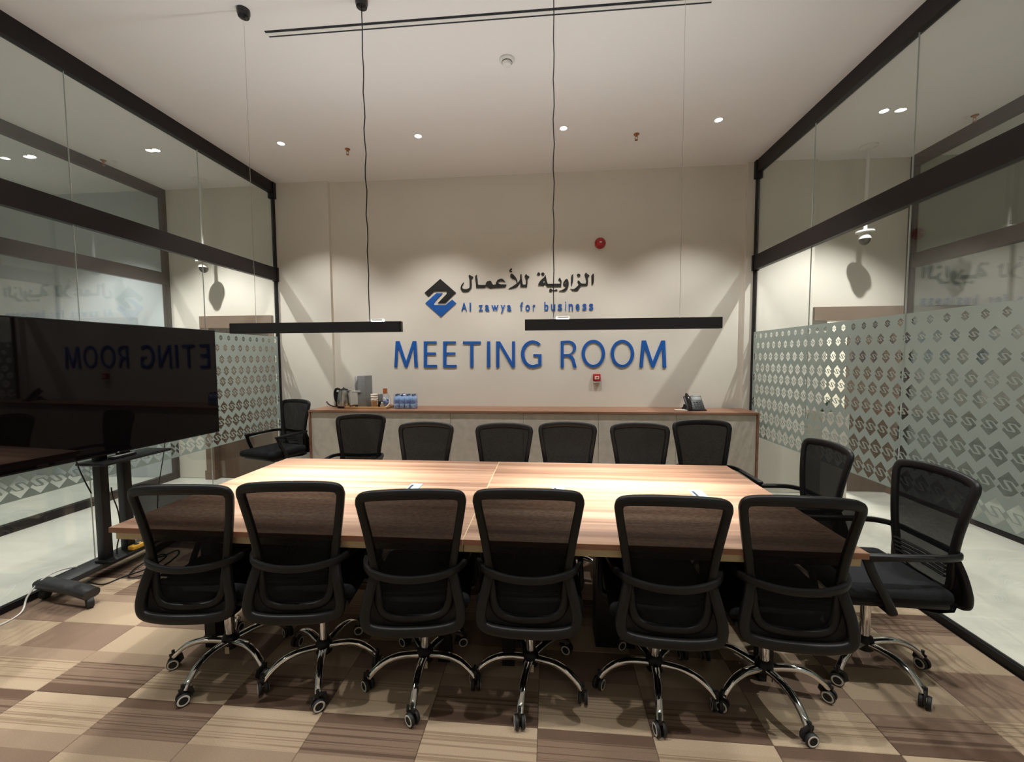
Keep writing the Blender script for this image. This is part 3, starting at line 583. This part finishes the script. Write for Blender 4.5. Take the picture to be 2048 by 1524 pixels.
# ------------------------------------------------------------------ credenza along the back wall
cr = thing('credenza', 'long low credenza with brown top and grey concrete-look doors', 'credenza', (0, 0, 0))
cxl, cxr, cyf, cyb, cz = -2.66, 2.118, 4.354, YB - .002, .932
MB().box(cxl, cxr, cyf - .012, cyb, cz - .022, cz).build('top', 'counter_wood', cr)
MB().box(cxl + .6, cxr - .6, cyb, YW - .001, cz - .022, cz).build('top', 'counter_wood', cr)
MB().box(cxl, cxl + .02, cyf - .01, cyb, 0, cz - .022).build('side_panel', 'counter_wood', cr)
MB().box(cxr - .02, cxr, cyf - .01, cyb, 0, cz - .022).build('side_panel', 'counter_wood', cr)
MB().box(cxl + .03, cxr - .03, cyf + .03, cyb - .01, .06, cz - .03).build('carcass', 'dark_grey_metal', cr)
MB().box(cxl + .03, cxr - .03, cyf + .05, cyb - .05, 0, .06).build('plinth', 'black_metal', cr)
dw = (cxr - cxl - .046) / 6
for k in range(6):
    a = cxl + .023 + k * dw
    MB().box(a + .0018, a + dw - .0018, cyf, cyf + .02, .05, cz - .026).build('door_panel', 'concrete_laminate', cr)

# ------------------------------------------------------------------ meeting table
TX0, TX1, TY0, TY1, TXS = -1.978, 1.222, 1.655, 2.937, -.357
tb = thing('meeting_table', 'long walnut meeting table of four joined tops', 'table', (TXS, (TY0 + TY1) / 2, 0))
yh = (TY1 - TY0) / 2
for i, (a, b) in enumerate(((TX0 - TXS, -.0018), (.0018, TX1 - TXS))):
    for j, (c, d) in enumerate(((-yh, -.0012), (.0012, yh))):
        o = MB().box(a, b, c, d, .727, .75).build('table_top', 'table_wood' if (i + j) % 2 else 'table_wood_b', tb)
        e = MB()
        ey = c if j == 0 else d; ex = a if i == 0 else b
        e.box(a, b, ey - .0016, ey + .0016, .7265, .7495).box(ex - .0016, ex + .0016, c, d, .7265, .7495).build('edge_band', 'table_edge', o)
        e = MB().box(a + (.02 if i == 0 else 0), b - (.02 if i else 0), (c + .012) if j == 0 else (d - .032), (c + .032) if j == 0 else (d - .012), .692, .727)
        e.box((a + .02) if i == 0 else (b - .04), (a + .04) if i == 0 else (b - .02), c + .03, d - .03, .692, .727).build('apron', 'table_apron', o)
MB().box(-.0018, .0018, -yh, yh, .728, .7502).build('joint_strip', 'table_apron', tb)
for lx in (TX0 - TXS + .22, -.16, .16, TX1 - TXS - .22):
    m = MB()
    for ly in (-.34, .34): m.box(lx - .03, lx + .03, ly - .03, ly + .03, .0, .69)
    m.box(lx - .03, lx + .03, -.34, .34, .64, .69).build('leg_frame', 'black_metal', tb)
MB().box(TX0 - TXS + .22, TX1 - TXS - .22, -.03, .03, .60, .66).build('cross_beam', 'black_metal', tb)
MB().box(.60, .80, -.20, -.05, .0, .60).build('cable_riser', 'black_metal', tb)
for gx in (-1.55, -.785, .056, .82):
    f = MB().rbox(gx - TXS - .036, gx - TXS + .036, -.085, .085, .7495, .7535, .0015, 1).build('cable_flap', 'box_flap', tb)
    MB().rbox(gx - TXS - .026, gx - TXS - .012, -.055, .055, .7530, .7545, .0006, 1).build('finger_slot', 'slot_black', f)

# ------------------------------------------------------------------ office chairs
def prof_y(z): return interp([(.34, -.262), (.42, -.262), (.52, -.252), (.62, -.245), (.72, -.248), (.82, -.260), (.92, -.278), (1.0, -.297)], z)
def back_pt(x, z, dy=0): return (x, prof_y(z) + .022 * (x / .2) ** 2 + dy, z)
OUT = [(0, .462), (.080, .466), (.124, .486), (.143, .53), (.150, .59), (.158, .66), (.171, .75), (.186, .84), (.199, .92), (.200, .952), (.182, .974), (.10, .985), (0, .988)]
def half_w(z): return interp([(q[1], q[0]) for q in OUT[1:10]], z)
def make_chair():
    t = thing('office_chair', 'x', 'chair', group='black mesh office chairs')
    loop = OUT + [(-x, z) for x, z in OUT[-2:0:-1]]
    p3 = smooth_path([back_pt(x, z) for x, z in loop], 4, True)
    wd = [.0165 + .005 * max(0, (p.z - .93) / .06) for p in p3]
    MB().tube(p3, wd, .013, ref=(0, 1, 0), n=10, closed=True, sq=.6).build('back_frame', 'black_plastic', t, 50)
    # mesh panel
    m = MB(); nz, nx = 26, 12; vs = []
    for i in range(nz + 1):
        z = .478 + (.970 - .478) * i / nz; h = half_w(z) if z < .952 else .19 - (z - .952) * .6
        if z < .53: h = .09 + (.143 - .09) * min(1, (z - .478) / .05)
        for k in range(nx + 1): vs.append(back_pt(-h + 2 * h * k / nx, z, .004))
    m.add(vs, [(i * (nx + 1) + k, i * (nx + 1) + k + 1, (i + 1) * (nx + 1) + k + 1, (i + 1) * (nx + 1) + k) for i in range(nz) for k in range(nx)])
    m.build('backrest_mesh', 'chair_mesh', t, 180)
    # lower shell that curls under the seat
    pth = smooth_path([back_pt(.156, .645), (.172, -.252, .58), (.186, -.262, .52), (.190, -.268, .47), (.172, -.272, .436), (.10, -.278, .423), (0, -.280, .420),
                       (-.10, -.278, .423), (-.172, -.272, .436), (-.190, -.268, .47), (-.186, -.262, .52), (-.172, -.252, .58), back_pt(-.156, .645)], 5)
    MB().tube(pth, .021, .013, ref=(0, 1, 0), n=10, sq=.6).build('lower_frame', 'black_plastic', t, 50)
    inn = [(.152, .615), (.148, .57), (.143, .53), (.124, .486), (.080, .466), (0, .462)]; ous = [(.166, .605), (.180, .55), (.188, .49), (.172, .438), (.10, .424), (0, .421)]
    inn += [(-x, z) for x, z in inn[-2::-1]]; ous += [(-x, z) for x, z in ous[-2::-1]]; q = len(inn)
    vs = [back_pt(x, z, .008) for x, z in inn] + [(x, -.258, z) for x, z in ous]
    MB().add(vs, [(i, i + 1, i + 1 + q, i + q) for i in range(q - 1)]).build('lower_shell', 'black_plastic', t, 60)
    m = MB(); vs = []
    for i, (y, z, w) in enumerate(((-.276, .432, .16), (-.258, .412, .17), (-.20, .405, .17), (-.10, .412, .15), (.02, .422, .12))):
        for k in range(7): vs.append((-w + 2 * w * k / 6, y + (.02 if k in (0, 6) else 0), z))
    vs2 = [(x, y, z - .012) for x, y, z in vs]
    g = [(i * 7 + k, i * 7 + k + 1, (i + 1) * 7 + k + 1, (i + 1) * 7 + k) for i in range(4) for k in range(6)]
    m.add(vs, g).add(vs2, g); m.build('under_shell', 'black_plastic', t, 60)
    # curved tray at the foot of the backrest and the lumbar slats above it
    m = MB(); vs = []
    for i in range(5):
        z = .472 + .011 * i
        for k in range(9):
            x = -.12 + .24 * k / 8; vs.append((x, prof_y(z) + .03 + .012 * i - .02 * (1 - (x / .12) ** 2), z + .012 * (x / .12) ** 2))
    m.add(vs, [(i * 9 + k, i * 9 + k + 1, (i + 1) * 9 + k + 1, (i + 1) * 9 + k) for i in range(4) for k in range(8)]).build('lumbar_tray', 'black_plastic', t, 60)
    for i in range(4):
        z = .545 + .020 * i; w = half_w(z) - .012
        MB().tube([back_pt(-w + 2 * w * k / 8, z, .018) for k in range(9)], .006, .006, ref=(0, 1, 0), n=6).build('lumbar_slat', 'black_plastic', t, 50)
    # seat
    MB().rbox(-.225, .225, -.205, .265, .447, .517, .034, 4).build('seat', 'black_fabric', t, 60)
    MB().rbox(-.20, .20, -.20, .22, .422, .452, .012, 2).build('seat_pan', 'black_plastic', t, 40)
    MB().rbox(-.075, .075, -.11, .10, .374, .424, .012, 2).build('tilt_mechanism', 'dark_grey_metal', t, 40)
    MB().tube([(.07, .03, .40), (.16, .035, .40), (.215, .04, .392)], .006, .004, n=6).build('lever', 'black_plastic', t, 40)
    # arms: one band that runs round the back, with a strut each side
    band = smooth_path([(.220, .165, .650), (.222, .06, .658), (.221, -.08, .662), (.212, -.175, .662), (.172, -.246, .655), (.090, -.278, .643), (0, -.287, .639),
                        (-.090, -.278, .643), (-.172, -.246, .655), (-.212, -.175, .662), (-.221, -.08, .662), (-.222, .06, .658), (-.220, .165, .650)], 5)
    MB().tube(band, .010, .0145, ref=(0, 0, 1), n=10, sq=.6).build('arm_loop', 'black_plastic', t, 50)
    for s in (-1, 1):
        MB().rbox(s * .222 - .018, s * .222 + .018, -.10, .185, .653, .672, .008, 2).build('armrest', 'black_plastic', t, 40)
        MB().tube(smooth_path([(s * .222, .165, .655), (s * .232, .14, .58), (s * .240, .10, .50), (s * .236, .062, .425), (s * .20, .05, .412), (s * .12, .05, .414)], 5), .012, .018, ref=(0, 1, 0), n=8, sq=.7).build('arm_strut', 'black_plastic', t, 50)
    upper = list(t.children)
    # base
    MB().lathe([(.021, .13), (.021, .40)], 18).build('gas_lift', 'chrome', t, 40)
    MB().lathe([(.030, .078), (.037, .085), (.038, .128), (.033, .142), (.024, .150)], 20).build('hub', 'black_plastic', t, 40)
    MB().box(-.004, .016, -.0405, -.0385, .068, .102).build('hub_tag', 'beige_tag', t)
    legp = smooth_path([(0, .02, .112), (0, .07, .122), (0, .13, .126), (0, .185, .113), (0, .228, .085), (0, .252, .058)], 4)
    n = len(legp)
    leg_me = MB().tube(legp, [.0185 - .004 * i / (n - 1) for i in range(n)], [.014 - .002 * i / (n - 1) for i in range(n)], ref=(0, 0, 1), n=10, sq=.75).mesh('base_leg', 'chrome', 50)
    cm = MB()
    for s in (-1, 1): cm.lathe([(.004, s * .006), (.0255, s * .006), (.0270, s * .009), (.0270, s * .017), (.0245, s * .021), (.010, s * .021)], 18, axis='X')
    cm.tube([(0, -.016, .0), (0, -.030, .012), (0, -.026, .030), (0, -.004, .038), (0, .014, .034)], .013, .005, ref=(1, 0, 0), n=8)
    cm.lathe([(.007, .02), (.007, .062)], 8)
    cas_me = cm.mesh('caster', 'rubber', 40)
    ring_me = [MB().lathe([(.0165, s * .0212), (.0175, s * .0222), (.0225, s * .0218), (.0240, s * .0205)], 20, axis='X', cap=False).mesh('wheel_ring', 'ring_white', 60) for s in (-1, 1)]
    for k in range(5):
        link('base_leg', leg_me, t)
        c = link('caster', cas_me, t); link('wheel_ring', ring_me[0], c); link('wheel_ring', ring_me[1], c)
    return t
proto = make_chair()
UPPER = ('back_frame', 'lower_shell', 'backrest_mesh', 'lower_frame', 'under_shell', 'lumbar_tray', 'lumbar_slat', 'seat', 'seat_pan', 'tilt_mechanism', 'lever', 'arm_loop', 'armrest', 'arm_strut')
# x, y, heading (deg, 0 = facing the back wall), lift of the seat, direction of one base leg (deg), label
CHAIRS = [
 (-1.575, 1.845, 6, -.020, -93.6, 'black mesh office chair at the near left end of the table, beside the screen stand'),
 (-1.09, 1.845, 7, .004, -66.3, 'black mesh office chair on the near side, second from the screen'),
 (-.582, 1.832, 8, -.012, -85, 'black mesh office chair on the near side, just left of the table seam'),
 (-.085, 1.850, 1, -.004, -97.4, 'black mesh office chair on the near side, just right of the table seam'),
 (.482, 1.862, -2, -.022, -99.3, 'black mesh office chair on the near side, second from the right end'),
 (.963, 1.872, -4, -.016, -79.9, 'black mesh office chair at the near right corner of the table'),
 (1.535, 2.085, 89, -.020, -74, 'black mesh office chair turned side-on at the right end, nearest the viewer'),
 (1.42, 2.645, 91, -.025, -60, 'black mesh office chair at the right table end, farther from the viewer'),
 (-1.614, 3.195, 185, .009, -80, 'black mesh office chair on the far side, below the kettle, set back from the table'),
 (-.949, 2.83, 179, .0, -100, 'black mesh office chair on the far side, below the pack of water bottles'),
 (-.333, 2.81, 180.5, .0, -75, 'black mesh office chair on the far side, just right of the table seam'),
 (.140, 2.84, 180, .008, -95, 'black mesh office chair on the far side, third from the right, below the letter R'),
 (.676, 2.865, 180, .002, -85, 'black mesh office chair on the far side, second from the right'),
 (1.165, 2.985, 180, .012, -70, 'black mesh office chair on the far side at the right end, below the telephone'),
 (-2.93, 4.17, 164, .035, -90, 'black mesh office chair alone in the corner left of the credenza'),
]
for i, (x, y, h, dz, ph, lab) in enumerate(CHAIRS):
    c = proto if i == 0 else copy_tree(proto)
    c.location = (x, y, 0); c.rotation_euler = (0, 0, R(h)); c['label'] = lab
    li = 0; ci = 0; rr = random.Random(i * 11 + 3)
    for ch in c.children:
        nm = ch.name.split('.')[0]
        if nm in UPPER: ch.location.z = dz
        elif nm == 'base_leg': ch.rotation_euler.z = R(ph - 90 - h + 72 * li); li += 1
        elif nm == 'caster':
            a = R(ph - h + 72 * ci)
            ch.location = (.258 * math.cos(a), .258 * math.sin(a), .0272); ch.rotation_euler.z = a - R(90) + R(rr.choice([-70, -40, 20, 50, 90, 120])); ci += 1
# ------------------------------------------------------------------ screen on its trolley
TVC = (-2.965, 2.595)
tv = thing('television', 'large black flat television on a trolley at the left', 'television', (TVC[0], TVC[1], 1.307), R(-3.9))
MB().rbox(-.045, -.004, -.795, .795, -.443, .443, .006, 2).build('case', 'black_plastic', tv, 40)
MB().rbox(-.005, .004, -.797, .797, -.446, .446, .003, 1).build('bezel', 'black_plastic', tv, 40)
MB().box(.0042, .0050, -.789, .789, -.436, .438).build('screen', 'screen', tv)
MB().box(.0044, .0056, -.03, -.02, -.4425, -.438).build('standby_light', 'white_plastic', tv)
MB().rbox(-.085, -.045, -.30, .30, -.25, .25, .01, 2).build('rear_housing', 'black_plastic', tv, 40)
st = thing('television_trolley', 'black wheeled steel trolley carrying the television', 'trolley', (-3.06, 2.6, 0))
for py in (-.07, .085):
    MB().rbox(-.030, .030, py - .028, py + .028, .10, 1.60, .006, 2).build('post', 'black_metal', st, 40)
MB().box(-.025, .012, -.25, .25, 1.16, 1.22).box(-.025, .012, -.25, .25, 1.40, 1.46).build('mount_bracket', 'black_metal', st)
MB().rbox(-.04, .17, -.19, .30, .805, .825, .008, 2).build('shelf', 'black_metal', st, 40)
MB().rbox(-.12, .035, -.36, .46, .075, .115, .012, 2).build('base_beam', 'dark_grey_metal', st, 40)
for fy in (-.37, .46):
    MB().tube(smooth_path([(-.13, fy + .03, .10), (.0, fy, .108), (.16, fy - .02, .105), (.30, fy - .04, .088)], 5), .045, .028, ref=(0, 0, 1), n=12, sq=.7).build('foot', 'dark_grey_metal', st, 50)
    for fx, dy in ((-.11, .03), (.28, -.037)):
        m = MB(); m.lathe([(.006, -.016), (.033, -.016), (.035, -.009), (.035, .009), (.033, .016), (.006, .016)], 16, axis='X')
        m.tube([(0, -.004, .01), (0, .004, .03), (0, 0, .052)], .012, .008, ref=(0, 1, 0), n=8)
        m.build('caster', 'rubber', st, 40, (fx, fy + dy, .035), (0, 0, R(20 + 40 * (fx > 0))))
MB().rbox(-.03, .10, -.12, .34, .117, .131, .005, 2).build('lower_tray', 'black_plastic', st, 40)
rm = thing('remote_control', 'slim remote control lying on the trolley shelf', 'remote', (-2.965, 2.60, .826), R(4))
MB().rbox(-.022, .022, -.085, .085, 0, .016, .006, 2).build('body', 'black_plastic', rm, 40)
MB().rbox(-.016, .016, -.07, .075, .0155, .0185, .001, 1).build('keypad', 'light_grey_plastic', rm)
ps = thing('power_strip', 'yellow power strip resting on the trolley base', 'power strip', (-2.99, 2.74, .132), R(-3))
MB().rbox(-.025, .025, -.10, .10, 0, .030, .006, 2).build('case', 'yellow_plastic', ps, 40)
for k in range(3): MB().lathe([(.016, .030), (.016, .032)], 14).build('socket', 'slot_black', ps, None, (0, -.055 + .05 * k, 0))
ad = thing('power_adapter', 'white power adapter lying on the trolley base', 'adapter', (-3.0, 2.885, .132), R(20))
MB().rbox(-.03, .03, -.045, .045, 0, .035, .006, 2).build('case', 'white_plastic', ad, 40)
MB().tube(smooth_path([(0, .045, .015), (.01, .08, .02), (.03, .10, .01)], 4), .003, n=6).build('lead', 'black_plastic', ad, 40)
# loose leads
def lead(name, pts, r, mat, label):
    return tag(MB().tube(smooth_path(pts, 7), r, n=6).build(name, mat, None, 60), label, 'cable')
lead('cable_coil', [(-3.00, 2.36, .06), (-2.96, 2.42, .008), (-2.93, 2.52, .006), (-2.87, 2.66, .006), (-2.90, 2.82, .010), (-2.96, 2.80, .016), (-2.94, 2.62, .016), (-2.86, 2.50, .016), (-2.80, 2.56, .012), (-2.79, 2.70, .008),
     (-2.84, 2.86, .008), (-2.90, 2.90, .014), (-2.92, 2.78, .02), (-2.94, 2.70, .10)], .005, 'black_plastic', 'loop of black cable lying on the carpet beside the trolley')
lead('white_cable', [(-3.16, 2.62, .02), (-3.165, 2.40, .125), (-3.165, 2.26, .135), (-3.165, 2.17, .07), (-3.12, 2.10, .008), (-3.10, 1.98, .006), (-3.14, 1.80, .006), (-3.16, 1.55, .006)], .005, 'white_plastic', 'white cable running over the trolley foot along the glass wall')
lead('hanging_cable', [(-3.00, 2.34, .875), (-3.03, 2.38, .80), (-3.07, 2.44, .70), (-3.09, 2.49, .60)], .004, 'black_plastic', 'thin black cable hanging below the television to the trolley post')
lead('hanging_cable', [(-3.02, 2.98, .87), (-3.03, 2.96, .72), (-3.05, 2.93, .5), (-3.05, 2.91, .3), (-3.05, 2.90, .118)], .003, 'black_plastic', 'thin black cable dropping from the far end of the trolley shelf')
lead('post_cable', [(-3.022, 2.56, .62), (-3.018, 2.565, .55), (-3.005, 2.58, .45), (-3.0, 2.585, .32), (-3.015, 2.57, .20), (-3.02, 2.57, .14)], .004, 'black_plastic', 'black cable running down beside the near trolley post')

# ------------------------------------------------------------------ things on the credenza (top at z = cz)
CZ = cz
kt = thing('electric_kettle', 'brushed steel electric kettle with black handle on the credenza', 'kettle', (-2.355, 4.56, CZ), R(180))
MB().lathe([(.072, 0), (.075, .008), (.074, .022), (.070, .026)], 28).build('power_base', 'black_plastic', kt, 40)
MB().lathe([(.068, .026), (.072, .05), (.068, .12), (.058, .18), (.050, .205)], 28).build('body', 'steel', kt, 40)
MB().lathe([(.050, .205), (.044, .216), (.018, .224), (.008, .232), (.004, .238)], 24).build('lid', 'black_plastic', kt, 40)
MB().tube(smooth_path([(.045, 0, .212), (.085, 0, .218), (.108, 0, .175), (.104, 0, .11), (.082, 0, .055), (.066, 0, .045)], 5), .014, .012, ref=(0, 1, 0), n=8).build('handle', 'black_plastic', kt, 50)
MB().prism([(-.048, .20), (-.078, .205), (-.062, .165)], -.016, .016).build('spout', 'steel', kt)
jr = thing('coffee_jar', 'small jar with white lid behind the kettle', 'jar', (-2.465, 4.655, CZ))
MB().lathe([(.036, 0), (.040, .01), (.040, .165), (.034, .18)], 20).build('body', 'gloss_black', jr, 40)
MB().lathe([(.036, .18), (.037, .208), (.033, .214)], 20).build('lid', 'white_card', jr, 40)
lead('kettle_cord', [(-2.41, 4.64, CZ + .006), (-2.46, 4.60, CZ + .006), (-2.52, 4.56, CZ + .03), (-2.575, 4.58, CZ + .07), (-2.59, 4.62, CZ + .04), (-2.55, 4.64, CZ + .008), (-2.48, 4.60, CZ + .008)], .004, 'black_plastic', 'curl of thin black cord left of the kettle')
tr = thing('serving_tray', 'flat wooden serving tray on the credenza', 'tray', (-2.055, 4.56, CZ))
MB().rbox(-.24, .26, -.12, .12, .0, .010, .003, 1).build('board', 'tray_wood', tr)
for a in ((-.24, .26, -.12, -.108), (-.24, .26, .108, .12), (-.24, -.228, -.12, .12), (.248, .26, -.12, .12)):
    MB().rbox(a[0], a[1], a[2], a[3], .008, .026, .003, 1).build('rim', 'tray_wood', tr)
dm = thing('drink_dispenser', 'tall grey drink dispenser with a shelf lip on the tray', 'dispenser', (-2.13, 4.585, CZ + .011), R(-8))
MB().rbox(-.030, .070, -.075, .075, 0, .36, .006, 2).build('body', 'grey_plastic', dm, 40)
MB().rbox(-.075, -.02, -.060, .060, .185, .355, .010, 2).build('head', 'light_grey_plastic', dm, 40)
MB().rbox(-.095, .012, -.085, .060, .168, .190, .007, 2).build('lip', 'light_grey_plastic', dm, 40)
MB().tube(smooth_path([(-.048, -.066, .345), (-.035, -.078, .31), (-.052, -.076, .25), (-.05, -.068, .20)], 4), .010, .006, ref=(0, 1, 0), n=8).build('lever', 'light_grey_plastic', dm, 50)
MB().rbox(-.085, -.03, -.05, .05, 0, .022, .004, 1).build('drip_tray', 'black_plastic', dm, 40)
cu = thing('cup_stack', 'stack of white cups in a brown paper cup on the tray', 'cups', (-1.975, 4.52, CZ + .011))
MB().lathe([(.030, 0), (.038, .075), (.036, .077)], 22).build('brown_cup', 'kraft_card', cu, 40)
for k in range(3): MB().lathe([(.034, .07 + .026 * k), (.039, .094 + .026 * k), (.041, .097 + .026 * k), (.039, .10 + .026 * k), (.034, .10 + .026 * k)], 22).build('white_cup', 'white_card', cu, 40)
bk = thing('stirrer_box', 'dark upright box right of the cup stack', 'box', (-1.925, 4.575, CZ + .011))
MB().rbox(-.018, .018, -.03, .03, 0, .15, .003, 1).build('body', 'grey_plastic', bk)
MB().rbox(-.0184, .0184, -.0304, .0304, .0, .07, .003, 1).build('band', 'gloss_black', bk)
gb = thing('gift_bag', 'clear bag with orange label holding blue and white sachets', 'bag', (-1.855, 4.555, CZ + .011))
m = MB(); m.lathe([(.052, .001), (.062, .03), (.060, .08), (.045, .13), (.026, .165), (.020, .18)], 18, cap=False); m.build('wrap', 'clear_wrap', gb, 60)
MB().box(-.020, .020, -.027, -.025, .155, .215).box(-.020, .020, .0, .002, .155, .215).build('label_tag', 'orange_label', gb)
for k, (sx, sy, sz, mt, a) in enumerate(((-.03, -.02, .03, 'white_card', 20), (.0, -.03, .055, 'blue_label', -15), (.025, -.02, .04, 'blue_label', 35), (-.025, .02, .035, 'blue_label', 60), (.018, .02, .07, 'blue_label', 10), (-.012, -.005, .085, 'white_card', -30))):
    MB().rbox(-.022, .022, -.007, .007, -.028, .028, .005, 1).build('sachet', mt, gb, 40, (sx, sy, sz), (R(12), R(a), R(a)))
MB().tube(smooth_path([(.052, -.03, .10), (.062, -.05, .05), (.03, -.072, .012), (-.005, -.080, .008)], 4), .008, .003, ref=(0, 1, 0), n=6).build('ribbon', 'beige_tag', gb, 50)
wp = thing('water_pack', 'shrink-wrapped pack of blue water bottles on the credenza', 'water bottles', (-1.62, 4.555, CZ))
for iy in range(2):
    for ix in range(4):
        b = MB().lathe([(.026, .0), (.030, .006), (.030, .05), (.027, .056), (.030, .062), (.030, .10), (.020, .128), (.012, .14), (.012, .146)], 16).build('bottle', 'pet_water', wp, 40, (-.095 + .0635 * ix, -.032 + .064 * iy, .002))
        MB().lathe([(.0135, .144), (.0135, .160), (.012, .162)], 14).build('cap', 'dark_cap', b, 40)
        MB().lathe([(.0304, .064), (.0304, .096)], 16, cap=False).build('bottle_label', 'blue_label', b, 40)
MB().rbox(-.128, .128, -.066, .066, .001, .168, .022, 3).build('shrink_wrap', 'clear_wrap', wp, 60)
ph = thing('desk_telephone', 'black desk telephone with corded handset on the credenza', 'telephone', (1.545, 4.54, CZ), R(8))
MB().prism([(-.085, .0), (.085, .0), (.085, .02), (.06, .028), (.045, .06), (-.02, .02), (-.085, .012)], -.095, .095, 'YZ').build('stand', 'black_plastic', ph)
rotm = Matrix.Translation((0, .005, .075)) @ Matrix.Rotation(R(52), 4, 'X')
def ph_box(x0, x1, y0, y1, z0, z1, r, name, mat, par=None):
    return MB().rbox(x0, x1, y0, y1, z0, z1, r, 2, mat=rotm).build(name, mat, par or ph, 40)
ph_box(-.095, .095, -.085, .085, -.012, .012, .006, 'body', 'dark_grey_metal')
ph_box(-.02, .085, .025, .075, .011, .015, .002, 'display', 'grey_plastic')
for r_ in range(4):
    for c_ in range(3): ph_box(-.012 + .03 * c_, .010 + .03 * c_, -.07 + .022 * r_, -.056 + .022 * r_, .011, .016, .002, 'key', 'black_plastic')
hs = MB().tube([rotm @ Vector(p) for p in smooth_path([(-.068, -.092, .022), (-.068, -.07, .034), (-.068, 0, .040), (-.068, .07, .034), (-.068, .092, .022)], 5)], .020, .013, ref=(1, 0, 0), n=10, sq=.7).build('handset', 'gloss_black', ph, 50)
ph_box(.0, .09, .078, .088, -.004, .018, .003, 'screen_hood', 'light_grey_plastic')
nt_ = thing('note_pad', 'small pale paper pad beside the telephone', 'paper pad', (1.40, 4.52, CZ), R(-6))
MB().box(-.06, .06, -.04, .04, 0, .006).build('sheets', 'white_card', nt_); MB().box(-.061, .061, -.041, .041, -.0, .002).build('backing', 'kraft_card', nt_)

# ------------------------------------------------------------------ corridor furniture seen through the right glass wall
pd = thing('planter', 'grey box planter with a dark leafy plant in the right corridor', 'planter', (2.93, 4.60, -.004))
m = MB().box(-.13, .13, -.12, -.11, 0, .93).box(-.13, .13, .11, .12, 0, .93).box(-.13, -.12, -.11, .11, 0, .93).box(.12, .13, -.11, .11, 0, .93).box(-.12, .12, -.11, .11, .0, .90)
m.build('box', 'concrete_laminate', pd)
lf = MB().prism([(0, 0), (.018, .05), (.014, .11), (0, .16), (-.014, .11), (-.018, .05)], -.001, .001).mesh('leaf', 'leaf_green')
for k in range(22):
    a = k * 2.4; r_ = .02 + .08 * ((k * 7) % 10) / 10
    link('leaf', lf, pd, (r_ * math.cos(a), r_ * math.sin(a), .89), (R(-12 - 180 * r_), 0, a + R(90)))
